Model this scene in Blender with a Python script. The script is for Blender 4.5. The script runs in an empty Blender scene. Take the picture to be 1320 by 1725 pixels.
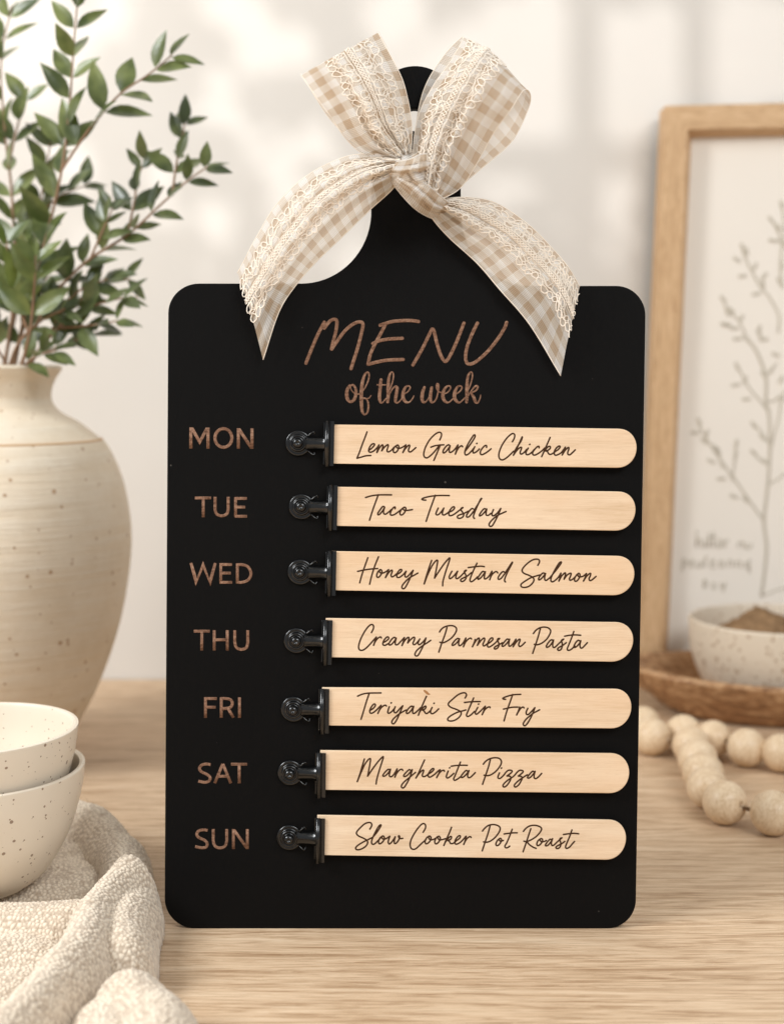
import bpy, math, random
import numpy as np
from mathutils import Matrix, Vector
random.seed(7); rng = np.random.default_rng(7)
SC = bpy.context.scene; COL = SC.collection
R = math.radians
# ------------------------------------------------------------------ camera
F_PX, CX, CY = 2300.0, 660.0, 862.5          # focal length and centre, in pixels of the 1320 x 1725 photograph
PITCH = math.atan(242.5 / F_PX)
CP, SP = math.cos(PITCH), math.sin(PITCH)
D0 = 0.724                                    # metres from lens to the foot of the board, along the axis
CAM_H = D0 * SP + (1565 - CY) / F_PX * D0 * CP
cam_d = bpy.data.cameras.new('camera'); cam = bpy.data.objects.new('camera', cam_d); COL.objects.link(cam)
cam.location = (0, 0, CAM_H); cam.rotation_euler = (R(90) - PITCH, 0, 0)
cam_d.sensor_fit = 'HORIZONTAL'; cam_d.sensor_width = 36.0; cam_d.lens = F_PX / 1320 * 36
cam_d.clip_start = 0.02; cam_d.clip_end = 50
cam_d.dof.use_dof = True; cam_d.dof.focus_distance = 0.712; cam_d.dof.aperture_fstop = 7.6
SC.camera = cam
# ------------------------------------------------------------------ world, lamps, exposure
W = bpy.data.worlds.new('World'); SC.world = W; W.use_nodes = True
bg = W.node_tree.nodes['Background']; bg.inputs[0].default_value = (0.925, 0.965, 1.0, 1); bg.inputs[1].default_value = 0.46
def lamp(name, kind, loc, target, power, color=(1, 1, 1), **kw):
    d = bpy.data.lights.new(name, kind); d.energy = power; d.color = color
    for k, v in kw.items(): setattr(d, k, v)
    o = bpy.data.objects.new(name, d); COL.objects.link(o); o.location = loc
    o.rotation_euler = (Vector(target) - Vector(loc)).to_track_quat('-Z', 'Y').to_euler()
    return o
lamp('window_light', 'AREA', (-1.15, 0.15, 1.15), (0.0, 0.95, 0.12), 34, (0.965, 0.985, 1.0), shape='RECTANGLE', size=0.6, size_y=0.75)
lamp('fill_light', 'AREA', (0.8, -0.6, 1.4), (0.05, 0.8, 0.1), 19, (0.965, 0.985, 1.0), shape='RECTANGLE', size=1.0, size_y=0.6)  # fill lamp added at front right to brighten the dimmer right side
SUN_AT, SUN_AIM = (-1.5, -1.3, 2.3), (0.02, 1.282, 0.56)
lamp('sunbeam', 'SPOT', SUN_AT, SUN_AIM, 235, (0.99, 0.99, 1.0), spot_size=R(17), spot_blend=0.75, shadow_soft_size=0.02)
SC.view_settings.view_transform = 'Standard'; SC.view_settings.look = 'None'
SC.view_settings.exposure = 0.09; SC.view_settings.gamma = 1.0; SC.view_settings.use_curve_mapping = False
SC.render.engine = 'CYCLES'; SC.cycles.use_denoising = True
SC.cycles.max_bounces = 8; SC.cycles.transparent_max_bounces = 16
# ------------------------------------------------------------------ pixel -> place
def ray(px, py):
    v = (py - CY) / F_PX
    return np.array([(px - CX) / F_PX, CP - v * SP, -SP - v * CP])
CAM = np.array([0, 0, CAM_H])
def ground(px, py, z=0.0):
    d = ray(px, py); return CAM + d * ((z - CAM_H) / d[2])
def at_y(px, py, Y):
    d = ray(px, py); return CAM + d * (Y / d[1])
LEAN, ROLL = R(4.36), R(0.0)
B0 = ground(677, 1565) + np.array([0, 0, 0.0006])
E1 = np.array([1.0, 0, 0]); E2 = np.array([0, math.sin(LEAN), math.cos(LEAN)]); EN = np.array([0, -math.cos(LEAN), math.sin(LEAN)])
BM = Matrix(((E1[0], E2[0], EN[0], B0[0]), (E1[1], E2[1], EN[1], B0[1]), (E1[2], E2[2], EN[2], B0[2]), (0, 0, 0, 1)))
def bl(px, py, off=0.0):
    """pixel -> coordinates in the board's own frame, on the sheet `off` metres in front of its face"""
    d = ray(px, py); p0 = B0 + EN * off
    t = np.dot(p0 - CAM, EN) / np.dot(d, EN); p = CAM + d * t - B0
    return np.array([np.dot(p, E1), np.dot(p, E2), np.dot(p, EN)])
PXM = 3176.0
# ------------------------------------------------------------------ mesh helpers
def sc(r, g, b):
    f = lambda c: (c / 255 / 12.92) if c <= 10 else ((c / 255 + 0.055) / 1.055) ** 2.4
    return (f(r), f(g), f(b), 1)
class MB:
    def __init__(s): s.v, s.f, s.uv = [], [], {}
    def grid(s, P, close_u=False, close_v=False, UV=None):
        n, m = P.shape[:2]; b = len(s.v); s.v.extend(map(tuple, P.reshape(-1, 3)))
        for i in range(n if close_u else n - 1):
            for j in range(m if close_v else m - 1):
                q = [(i, j), ((i + 1) % n, j), ((i + 1) % n, (j + 1) % m), (i, (j + 1) % m)]
                if UV is not None: s.uv[len(s.f)] = [UV[a, c] for a, c in q]
                s.f.append(tuple(b + a * m + c for a, c in q))
    def tube(s, pts, rad, n=6, up=None, flat=1.0, closed=False, cap=True):
        """tube along pts; with `up` its section is an ellipse rad wide and rad*flat tall along up"""
        P = np.asarray(pts, float); k = len(P); rad = np.broadcast_to(rad, (k,)).astype(float)
        if closed: T = np.roll(P, -1, 0) - np.roll(P, 1, 0)
        else: T = np.gradient(P, axis=0)
        T /= np.linalg.norm(T, axis=1, keepdims=True) + 1e-12
        u = np.array(up if up is not None else (0.13, 0.21, 0.97), float)
        S = np.cross(T, u); S /= np.linalg.norm(S, axis=1, keepdims=True) + 1e-12; U = np.cross(S, T)
        a = np.linspace(0, 2 * math.pi, n, endpoint=False)
        G = P[:, None] + S[:, None] * (rad[:, None] * np.cos(a))[..., None] + U[:, None] * (rad[:, None] * flat * np.sin(a))[..., None]
        b = len(s.v); s.grid(G, close_u=closed, close_v=True)
        if cap and not closed:
            s.f.append(tuple(b + j for j in range(n))); s.f.append(tuple(b + (k - 1) * n + j for j in reversed(range(n))))
    def lathe(s, prof, n=64, axis=(0, 0, 0)):
        pr = np.asarray(prof, float); a = np.linspace(0, 2 * math.pi, n, endpoint=False)
        G = np.stack([pr[:, 0, None] * np.cos(a) + axis[0], pr[:, 0, None] * np.sin(a) + axis[1], np.broadcast_to(pr[:, 1, None] + axis[2], (len(pr), n))], -1)
        s.grid(G, close_v=True)
    def box(s, c, h):
        b = len(s.v)
        for x in (-1, 1):
            for y in (-1, 1):
                for z in (-1, 1): s.v.append((c[0] + x * h[0], c[1] + y * h[1], c[2] + z * h[2]))
        for f in ((0, 1, 3, 2), (4, 6, 7, 5), (0, 4, 5, 1), (2, 3, 7, 6), (0, 2, 6, 4), (1, 5, 7, 3)): s.f.append(tuple(b + i for i in f))
    def build(s, name, mat, parent=None, origin=(0, 0, 0), smooth=True, bevel=0, fix=False):
        me = bpy.data.meshes.new(name); o3 = np.asarray(origin, float)
        me.from_pydata([tuple(np.asarray(p) - o3) for p in s.v], [], s.f)
        if s.uv:
            L = me.uv_layers.new(name='UVMap')
            for fi, uvs in s.uv.items():
                for li, c in zip(me.polygons[fi].loop_indices, uvs): L.data[li].uv = tuple(c)
        if fix:
            import bmesh; bm = bmesh.new(); bm.from_mesh(me); bmesh.ops.recalc_face_normals(bm, faces=bm.faces); bm.to_mesh(me); bm.free()
        if smooth: me.polygons.foreach_set('use_smooth', [True] * len(me.polygons))
        me.materials.append(mat); o = bpy.data.objects.new(name, me); COL.objects.link(o)
        if parent is not None: o.parent = parent
        else: o.location = o3
        if bevel:
            b = o.modifiers.new('bevel', 'BEVEL'); b.width = bevel; b.segments = 2; b.limit_method = 'ANGLE'
        return o
def tag(o, label=None, cat=None, group=None, kind=None):
    for k, v in (('label', label), ('category', cat), ('group', group), ('kind', kind)):
        if v: o[k] = v
    return o
def empty(name, loc=None, mat=None):
    o = bpy.data.objects.new(name, None); COL.objects.link(o); o.empty_display_size = 0.02
    if mat is not None: o.matrix_world = mat
    elif loc is not None: o.location = tuple(loc)
    return o
def catmull(P, n=8, closed=False):
    P = np.asarray(P, float); k = len(P)
    if k < 3 and not closed: return np.array([P[0] + (P[-1] - P[0]) * t for t in np.linspace(0, 1, n + 1)])
    idx = (lambda i: i % k) if closed else (lambda i: min(max(i, 0), k - 1)); out = []
    for i in range(k if closed else k - 1):
        a, b, c, d = P[idx(i - 1)], P[idx(i)], P[idx(i + 1)], P[idx(i + 2)]
        if not closed and i == 0: a = 2 * b - c
        if not closed and i == k - 2: d = 2 * c - b
        for t in np.arange(n) / n:
            out.append(0.5 * (2 * b + (c - a) * t + (2 * a - 5 * b + 4 * c - d) * t ** 2 + (3 * b - a - 3 * c + d) * t ** 3))
    if not closed: out.append(P[-1])
    return np.array(out)
def plate(name, outline, holes, thick, bevel, mat, parent=None, matrix=None):
    """flat board with rounded arrises; outline and holes are (x, y) in metres; front face at z = 0"""
    cu = bpy.data.curves.new(name, 'CURVE'); cu.dimensions = '2D'; cu.fill_mode = 'BOTH'
    cu.extrude = thick / 2 - bevel; cu.bevel_depth = bevel; cu.bevel_resolution = 2; cu.offset = -bevel
    for ring in [outline] + holes:
        s = cu.splines.new('POLY'); s.points.add(len(ring) - 1); s.use_cyclic_u = True
        for p, q in zip(s.points, ring): p.co = (q[0], q[1], 0, 1)
    t = bpy.data.objects.new('temporary', cu); COL.objects.link(t)
    dg = bpy.context.evaluated_depsgraph_get(); me = bpy.data.meshes.new_from_object(t.evaluated_get(dg))
    bpy.data.objects.remove(t); bpy.data.curves.remove(cu)
    me.name = name; me.transform(Matrix.Translation((0, 0, -thick / 2))); me.materials.clear(); me.materials.append(mat)
    o = bpy.data.objects.new(name, me); COL.objects.link(o)
    if parent is not None: o.parent = parent
    if matrix is not None: o.matrix_world = matrix
    return o
# ------------------------------------------------------------------ materials
class NT:
    def __init__(s, name):
        s.m = bpy.data.materials.new(name); s.m.use_nodes = True; s.t = s.m.node_tree; s.n = s.t.nodes
        s.p = s.n['Principled BSDF']; s.out = s.n['Material Output']
    def put(s, sock, v):
        if hasattr(v, 'is_linked') or hasattr(v, 'links'): s.t.links.new(v, sock)
        elif v is not None:
            try: sock.default_value = v
            except Exception: sock.default_value = tuple(v)[:3]
    def node(s, typ, props=None, **ins):
        n = s.n.new(typ)
        for k, v in (props or {}).items(): setattr(n, k, v)
        for k, v in ins.items(): s.put(n.inputs[int(k[1:])] if k[0] == 'i' and k[1:].isdigit() else n.inputs[k], v)
        return n
    def math(s, op, a, b=0.0, c=0.0): return s.node('ShaderNodeMath', {'operation': op}, i0=a, i1=b, i2=c).outputs[0]
    def coord(s, which='Object', scale=(1, 1, 1)):
        c = s.node('ShaderNodeTexCoord').outputs[which]
        return s.node('ShaderNodeMapping', None, Vector=c, Scale=scale).outputs[0]
    def noise(s, vec, scale, detail=4, rough=0.55): return s.node('ShaderNodeTexNoise', None, Vector=vec, Scale=scale, Detail=detail, Roughness=rough).outputs[0]
    def ramp(s, fac, stops):
        r = s.node('ShaderNodeValToRGB', None, Fac=fac).color_ramp if False else None
        n = s.node('ShaderNodeValToRGB'); s.put(n.inputs[0], fac); e = n.color_ramp.elements
        while len(e) < len(stops): e.new(0.5)
        for x, (p, c) in zip(e, stops): x.position = p; x.color = c
        return n.outputs[0]
    def mix(s, fac, a, b, blend='MIX'):
        n = s.node('ShaderNodeMix', {'data_type': 'RGBA', 'blend_type': blend}); s.put(n.inputs[0], fac); s.put(n.inputs[6], a); s.put(n.inputs[7], b)
        return n.outputs[2]
    def bump(s, h, strength=0.3, dist=0.001): return s.node('ShaderNodeBump', None, Height=h, Strength=strength, Distance=dist).outputs[0]
    def done(s, color, rough=0.6, spec=0.35, normal=None, **kw):
        s.put(s.p.inputs['Base Color'], color); s.put(s.p.inputs['Roughness'], rough); s.put(s.p.inputs['Specular IOR Level'], spec)
        if normal is not None: s.put(s.p.inputs['Normal'], normal)
        for k, v in kw.items(): s.put(s.p.inputs[k.replace('_', ' ')], v)
        return s.m
W1 = lambda v: (v, v, v, 1)
def wood(name, c_dark, c_mid, c_light, along=(1, 12, 12), scale=9, rough=0.55, bump=0.15, pores=0.25, coord='Object', rings=0.5, lines=0.0):
    t = NT(name); v = t.coord(coord, along); w = t.coord(coord, tuple(a ** 1.5 if a > 1 else 1.0 for a in along))
    a = t.noise(v, scale, 6, 0.6); wob = t.node('ShaderNodeVectorMath', {'operation': 'ADD'}); t.put(wob.inputs[0], v); t.put(wob.inputs[1], t.node('ShaderNodeTexNoise', None, Vector=v, Scale=scale * 0.3, Detail=2.0).outputs[1])
    g = t.noise(wob.outputs[0], scale * 2.2, 8, 0.7)
    band = t.math('FRACT', t.math('MULTIPLY', a, 9.0)); band = t.math('POWER', band, 2.0)
    fac = t.math('ADD', t.math('MULTIPLY', g, 0.75), t.math('MULTIPLY', band, 0.25 * rings)); fac = t.math('ADD', fac, t.math('MULTIPLY', a, 0.25))
    c = t.ramp(fac, [(0.36, c_dark), (0.54, c_mid), (0.75, c_light)])
    p = t.noise(w, scale * 6, 3, 0.5); pm = t.ramp(p, [(0.33, W1(1)), (0.43, W1(0))])
    c = t.mix(t.math('MULTIPLY', pm, pores), c, c_dark)
    if lines:                                       # thin dark growth lines
        n = t.node('ShaderNodeTexNoise', None, Vector=t.coord(coord, tuple(a * 1.7 if a > 1 else 0.8 for a in along)), Scale=scale * 0.9, Detail=3.0, Roughness=0.5).outputs[0]
        q = t.math('ABSOLUTE', t.math('SUBTRACT', t.math('FRACT', t.math('MULTIPLY', n, 7.0)), 0.5)); q = t.ramp(q, [(0.0, W1(1)), (0.11, W1(0))])
        c = t.mix(t.math('MULTIPLY', t.math('MULTIPLY', q, lines), t.ramp(g, [(0.35, W1(1)), (0.65, W1(0.15))])), c, c_dark)
    return t.done(c, rough, 0.3, t.bump(g, bump, 0.0006))
def speckled(name, base, base2, dots, scale=260, big=110, amount=0.33, rough=0.38, bands=False, spec=0.4):
    t = NT(name); v = t.coord('Object')
    c = t.mix(t.noise(v, 14, 4), base, base2)
    if bands:
        vb = t.coord('Object', (1.2, 1.2, 26)); nb = t.noise(vb, 6, 6, 0.65); c = t.mix(t.ramp(nb, [(0.35, W1(0)), (0.7, W1(1))]), c, bands)
        c = t.mix(t.math('MULTIPLY', t.noise(v, 160, 3), 0.35), c, base2); c = t.mix(t.ramp(t.noise(v, 34, 6, 0.75), [(0.42, W1(0)), (0.68, W1(0.6))]), c, base2)
    hs = None; nb = nb if bands else None
    for sc_, th in ((scale, amount * 0.55), (big, amount * 0.42)):
        vn = t.node('ShaderNodeTexVoronoi', None, Vector=t.mixv(v, 0.004) if False else v, Scale=sc_)
        d = vn.outputs['Distance']; rc = t.node('ShaderNodeSeparateColor', None, Color=vn.outputs['Color']).outputs[0]
        lim = t.math('MULTIPLY', t.math('POWER', rc, 3.0), th)
        d2 = t.math('ADD', d, t.math('MULTIPLY', t.math('SUBTRACT', t.noise(v, sc_ * 3, 2), 0.5), 0.12))
        m = t.math('LESS_THAN', d2, lim); hs = m if hs is None else t.math('MAXIMUM', hs, m)
    dc = t.mix(t.noise(v, 60, 2), dots[0], dots[1])
    c = t.mix(t.math('MULTIPLY', hs, 0.75), c, dc)
    return t.done(c, rough, spec, t.bump(nb, 0.55, 0.004) if bands else t.bump(t.noise(v, 90, 4), 0.12, 0.0008))
# --- plain materials
def mat_board():
    t = NT('black_paint'); v = t.coord('Object')
    vs = t.coord('Object', (1, 0.25, 1)); g = t.noise(vs, 220, 6, 0.7)
    c = t.mix(t.noise(v, 12, 3), sc(8, 7, 7), sc(13, 12, 11))
    vo = t.node('ShaderNodeTexVoronoi', None, Vector=v, Scale=110); rc = t.node('ShaderNodeSeparateColor', None, Color=vo.outputs['Color'])
    dust = t.math('LESS_THAN', vo.outputs['Distance'], t.math('MULTIPLY', t.math('POWER', rc.outputs[1], 9.0), 0.07))
    c = t.mix(t.math('MULTIPLY', dust, 0.6), c, sc(90, 84, 78))
    return t.done(c, t.math('ADD', 0.5, t.math('MULTIPLY', g, 0.2)), 0.085, t.bump(g, 0.4, 0.0005))
def mat_engraved():
    t = NT('engraved_wood'); v = t.coord('Object', (1, 1, 0.01)); n = t.noise(v, 900, 4, 0.7); m = t.noise(t.coord('Object', (0.25, 1, 0.01)), 500, 3)
    c = t.ramp(t.math('ADD', t.math('MULTIPLY', n, 0.6), t.math('MULTIPLY', m, 0.4)), [(0.34, sc(76, 53, 41)), (0.5, sc(126, 94, 76)), (0.68, sc(158, 126, 104))])
    return t.done(c, 0.95, 0.0)
def mat_ink():
    t = NT('burnt_ink'); n = t.noise(t.coord('Object'), 700, 3)
    return t.done(t.mix(n, sc(48, 30, 18), sc(78, 52, 32)), 0.8, 0.1)
def mat_stick():
    t = NT('birch_veneer'); info = t.node('ShaderNodeObjectInfo').outputs['Random']
    off = t.node('ShaderNodeCombineXYZ', None, X=t.math('MULTIPLY', info, 3.0), Y=t.math('MULTIPLY', info, 1.7))
    def mp(s):
        a = t.node('ShaderNodeVectorMath', {'operation': 'ADD'}); t.put(a.inputs[0], t.coord('Object')); t.put(a.inputs[1], off.outputs[0])
        return t.node('ShaderNodeMapping', None, Vector=a.outputs[0], Scale=s).outputs[0]
    a = t.noise(mp((1, 7, 3)), 14, 5, 0.6); b = t.noise(mp((1, 28, 3)), 60, 5, 0.65); cl = t.noise(mp((1, 2, 1)), 22, 3)
    fac = t.math('ADD', t.math('MULTIPLY', a, 0.55), t.math('MULTIPLY', b, 0.45))
    c = t.ramp(fac, [(0.36, sc(206, 177, 144)), (0.5, sc(223, 197, 167)), (0.66, sc(234, 212, 184))])
    c = t.mix(t.ramp(cl, [(0.45, W1(0)), (0.75, W1(0.5))]), c, sc(226, 190, 154))
    c = t.mix(t.math('MULTIPLY', t.math('FRACT', t.math('MULTIPLY', info, 7.3)), 0.4), c, sc(222, 184, 142))
    pore = t.noise(mp((1, 30, 3)), 170, 2); c = t.mix(t.ramp(pore, [(0.27, W1(0.45)), (0.36, W1(0))]), c, sc(176, 130, 88))
    return t.done(c, 0.5, 0.3, t.bump(b, 0.1, 0.0003))
def mat_knotmark():
    t = NT('wood_knot'); return t.done(t.mix(t.noise(t.coord('Object'), 900, 3), sc(176, 130, 84), sc(150, 100, 58)), 0.6, 0.2)
def mat_clip():
    t = NT('black_enamel'); n = t.noise(t.coord('Object'), 300, 3)
    return t.done(sc(9, 9, 9), t.math('ADD', 0.14, t.math('MULTIPLY', n, 0.12)), 0.55, t.bump(n, 0.04, 0.0003), Coat_Weight=0.12, Coat_Roughness=0.1)
def mat_gingham(sheer=0.10, dark=0.0):
    t = NT('gingham_ribbon'); uv = t.node('ShaderNodeTexCoord').outputs['UV']; s = t.node('ShaderNodeSeparateXYZ', None, Vector=uv)
    wob = t.node('ShaderNodeTexNoise', None, Vector=t.coord('UV'), Scale=0.8, Detail=2.0).outputs[0]
    U = t.math('ADD', s.outputs[0], t.math('MULTIPLY', wob, 0.18)); V = t.math('ADD', s.outputs[1], t.math('MULTIPLY', wob, 0.25))
    st = lambda x: t.math('GREATER_THAN', t.math('FRACT', t.math('MULTIPLY', x, 0.5)), 0.5)
    su, sv = st(U), st(V)
    fac = t.math('MULTIPLY', t.math('ADD', su, sv), 0.5)
    yarn = t.math('MULTIPLY', t.math('SUBTRACT', t.noise(t.coord('UV', (0.6, 14, 1)), 2.0, 3), 0.5), 0.5)
    yarn = t.math('ADD', yarn, t.math('MULTIPLY', t.math('SUBTRACT', t.noise(t.coord('UV', (14, 0.6, 1)), 2.0, 3), 0.5), 0.5))
    c = t.ramp(t.math('ADD', fac, t.math('MULTIPLY', yarn, 0.45)), [(0.0, sc(250, 246, 240)), (0.5, sc(236, 225, 210)), (1.0, sc(213, 190, 164))])
    thr = lambda x, k: t.math('POWER', t.math('ABSOLUTE', t.math('SINE', t.math('MULTIPLY', x, math.pi * k))), 0.6)
    tu, tv = thr(U, 6.0), thr(V, 6.0); weave = t.math('MINIMUM', tu, tv)
    gap = t.math('SUBTRACT', 1.0, weave)
    c = t.mix(t.math('MULTIPLY', gap, 0.22), c, sc(150, 122, 94))
    big = t.noise(t.coord('UV'), 0.55, 2)
    op = t.math('SUBTRACT', 1.0, t.math('ADD', t.math('MULTIPLY', t.math('POWER', gap, 1.5), 0.42), t.math('MULTIPLY', big, sheer)))
    t.done(c, 0.85, 0.1, t.bump(weave, 0.25, 0.0003))
    tl = t.node('ShaderNodeBsdfTranslucent', None, Color=c); tr = t.node('ShaderNodeBsdfTransparent')
    m1 = t.node('ShaderNodeMixShader', None, i0=0.36, i1=t.p.outputs[0], i2=tl.outputs[0])
    m2 = t.node('ShaderNodeMixShader', None, i0=op, i1=tr.outputs[0], i2=m1.outputs[0])
    t.put(t.out.inputs[0], m2.outputs[0]); return t.m
def mat_lace():
    t = NT('cotton_lace'); n = t.noise(t.coord('Object'), 1500, 3)
    return t.done(t.mix(n, sc(236, 222, 203), sc(250, 241, 229)), 0.9, 0.1, t.bump(n, 0.3, 0.0002))
def mat_wall():
    t = NT('plaster_wall'); v = t.coord('Object'); n = t.noise(v, 6, 4)
    return t.done(t.mix(n, sc(206, 199, 190), sc(214, 208, 200)), 0.9, 0.15, t.bump(t.noise(v, 140, 4), 0.15, 0.001))
def mat_leaf(dark, light, back):
    t = NT('leaf'); v = t.coord('Object'); geo = t.node('ShaderNodeNewGeometry'); n = t.noise(v, 35, 3)
    c = t.mix(t.ramp(n, [(0.40, W1(0)), (0.60, W1(1))]), dark, light); c = t.mix(geo.outputs['Backfacing'], c, back)
    t.done(c, 0.3, 0.6, t.bump(t.noise(v, 260, 3), 0.2, 0.0006))
    tl = t.node('ShaderNodeBsdfTranslucent', None, Color=t.mix(0.5, c, sc(120, 140, 60)))
    m = t.node('ShaderNodeMixShader', None, i0=0.2, i1=t.p.outputs[0], i2=tl.outputs[0]); t.put(t.out.inputs[0], m.outputs[0]); return t.m
def mat_plain(name, a, b, scale=60, rough=0.7, spec=0.2, bump=0.1):
    t = NT(name); n = t.noise(t.coord('Object'), scale, 4); return t.done(t.mix(n, a, b), rough, spec, t.bump(n, bump, 0.0006))
def mat_towel():
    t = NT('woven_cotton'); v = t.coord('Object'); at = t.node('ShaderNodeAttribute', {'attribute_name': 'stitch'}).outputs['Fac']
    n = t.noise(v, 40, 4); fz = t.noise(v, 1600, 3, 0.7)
    c = t.mix(n, sc(222, 205, 181), sc(233, 219, 198)); c = t.mix(t.math('MULTIPLY', t.math('SUBTRACT', 1.0, at), 0.85), c, sc(142, 112, 82))  # dark tan between the knobs paints in the shade of the gaps
    c = t.mix(t.math('MULTIPLY', fz, 0.2), c, sc(250, 241, 228))
    return t.done(c, 0.95, 0.05, t.bump(fz, 0.5, 0.0004), Sheen_Weight=0.25, Sheen_Roughness=0.6)
M_BOARD, M_ENG, M_INK, M_STICK, M_KNOT, M_CLIP = mat_board(), mat_engraved(), mat_ink(), mat_stick(), mat_knotmark(), mat_clip()
M_GING, M_LACE, M_WALL, M_TOWEL = mat_gingham(), mat_lace(), mat_wall(), mat_towel()
M_TABLE = wood('oak_table', sc(150, 117, 84), sc(207, 178, 146), sc(225, 201, 171), (1, 18, 18), 5.5, 0.5, 0.45, 0.9, lines=0.8)
M_FRAMEW = wood('oak_frame', sc(168, 131, 94), sc(204, 168, 127), sc(222, 190, 151), (9, 9, 1), 14, 0.55, 0.15, 0.3)
M_FRAMEH = wood('oak_frame_across', sc(168, 131, 94), sc(204, 168, 127), sc(222, 190, 151), (1, 9, 9), 14, 0.55, 0.15, 0.3)
M_TRAY = wood('olive_wood', sc(92, 60, 38), sc(160, 118, 80), sc(214, 178, 136), (1, 3, 4), 13, 0.45, 0.15, 0.3)
M_BEAD = wood('bead_wood', sc(192, 160, 124), sc(222, 196, 162), sc(236, 216, 188), (3, 3, 9), 18, 0.34, 0.04, 0.05)
M_BOWL = speckled('speckled_glaze', sc(229, 218, 201), sc(216, 202, 182), (sc(128, 86, 48), sc(94, 66, 42)), 420, 190, 0.52, 0.32)
M_SBOWL = speckled('stone_glaze', sc(222, 208, 188), sc(208, 192, 170), (sc(170, 136, 98), sc(140, 108, 76)), 300, 150, 0.95, 0.5)
M_VASE = speckled('stoneware', sc(236, 222, 201), sc(216, 198, 172), (sc(176, 136, 96), sc(150, 112, 76)), 150, 80, 0.42, 0.65, sc(230, 219, 201), 0.2)
M_GROOVE = mat_plain('iron_band', sc(186, 146, 108), sc(206, 172, 134), 60, 0.7)
M_STEM = mat_plain('bark', sc(118, 92, 72), sc(156, 126, 100), 60)
M_PAPER = mat_plain('art_paper', sc(233, 225, 213), sc(238, 230, 219), 8, 0.85, 0.15, 0.02)
M_GREYINK = mat_plain('grey_ink', sc(198, 189, 172), sc(210, 202, 186), 60, 0.9, 0.05)
M_SPICE = mat_plain('ground_spice', sc(86, 64, 46), sc(172, 138, 102), 130, 0.95, 0.05, 1.0)
M_STRING = mat_plain('jute_string', sc(96, 72, 50), sc(126, 98, 70), 300, 0.9)
# ------------------------------------------------------------------ the setting
WALL_Y = 1.282
m = MB(); m.box((0, 0.35 + WALL_Y / 2, -0.02), (1.6, WALL_Y / 2 + 0.35 - 0.35 - 0.002, 0.02))
m.v = [(x, y if y > 0.5 else -0.4, z) for x, y, z in m.v]
m.v = [(x, (WALL_Y - 0.002) if y > 0.5 else -0.4, z) for x, y, z in m.v]
tag(m.build('table_top', M_TABLE, smooth=False), kind='structure', label='pale oak table top with long horizontal grain')
m = MB(); m.box((0, WALL_Y + 0.03, 0.7), (2.4, 0.03, 1.5)); tag(m.build('wall', M_WALL, smooth=False), kind='structure', label='cream plaster wall with soft dappled light')
# unseen window bars, leaves and panel, added to shape the spot's dapples on the wall
SUN = np.array(SUN_AT); AIM = np.array(SUN_AIM); FW = AIM - SUN; FW /= np.linalg.norm(FW)
SR = np.cross(FW, (0, 0, 1)); SR /= np.linalg.norm(SR); SU = np.cross(SR, FW)
def beam(px, py, k):
    w = at_y(px, py, WALL_Y); return SUN + (w - SUN) * k
KW = 0.62
gobo = empty('gobo_lattice', beam(1000, 250, KW)); tag(gobo, 'unseen white window-bar lattice added to cast bar shadows on the wall', 'window')
mat_gobo = mat_plain('gobo_paint', sc(235, 232, 226), sc(240, 238, 232))
def bar(p, q, r):
    m = MB(); m.tube([p, q], r, 8); m.v = [tuple(np.array(x) - np.array(gobo.location)) for x in m.v]
    m.build('gobo_bar', mat_gobo, gobo)
for x, r in ((985, .0085), (1172, .007), (1420, .0085)): bar(beam(x, -500, KW), beam(x, 420, KW), r)
P_ = np.array([beam(-400, 600, KW), beam(1900, 600, KW), beam(1900, 1500, KW), beam(-400, 1500, KW)]) - np.array(gobo.location)
m = MB(); m.v = [tuple(p + FW * t) for t in (0, .012) for p in P_]; m.f = [(0, 1, 2, 3), (7, 6, 5, 4), (0, 4, 5, 1), (1, 5, 6, 2), (2, 6, 7, 3), (3, 7, 4, 0)]; m.build('shade_panel', mat_gobo, gobo, smooth=False)  # unseen panel added to keep the beam off the lower wall
for y, r in ((268, .0095), (-60, .0085)): bar(beam(780, y, KW), beam(1800, y, KW), r)
mb = MB()
def blade(c, d, ln, wd, nrm):
    c, d, nrm = (np.asarray(x, float) for x in (c, d, nrm)); d = d / np.linalg.norm(d); s = np.cross(nrm, d); s /= np.linalg.norm(s); n = np.cross(d, s)
    t = np.linspace(0, 1, 7); w = wd * np.sin(math.pi * t ** 0.8) * 0.5 + 1e-5
    rows = [np.stack([c + d * ln * a + s * ww * k + n * (0.22 * abs(k) * ww - 0.12 * ln * a * a) for k in (-1, -0.5, 0, 0.5, 1)]) for a, ww in zip(t, w)]
    return np.array(rows)
GLOW = [(478, 85, 46), (368, 168, 44), (440, 256, 36), (524, 232, 38), (495, 332, 36), (372, 372, 38), (395, 0, 54), (650, 20, 54), (40, 90, 105), (110, 260, 44), (190, 20, 36), (265, 285, 22), (150, 420, 28),
        (900, 120, 150), (830, 290, 55), (1040, 310, 42), (1010, 395, 50), (1080, 130, 120), (1260, 90, 120), (590, 450, 40), (720, 110, 60), (450, 470, 22)]
for _ in range(2500):
    px, py = random.uniform(-120, 1480), random.uniform(-160, 640); d = min(math.hypot(px - gx, py - gy) - gr for gx, gy, gr in GLOW)
    if d < 15: continue  # leaves left out where bright patches should fall on the wall
    a = random.uniform(0, 6.28); c = beam(px, py, random.uniform(.58, .66)); dd = SR * math.cos(a) + SU * math.sin(a); ln = random.uniform(.018, .030)
    mb.grid(blade(c - dd * ln / 2, dd, ln, random.uniform(.011, .017), FW))
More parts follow.
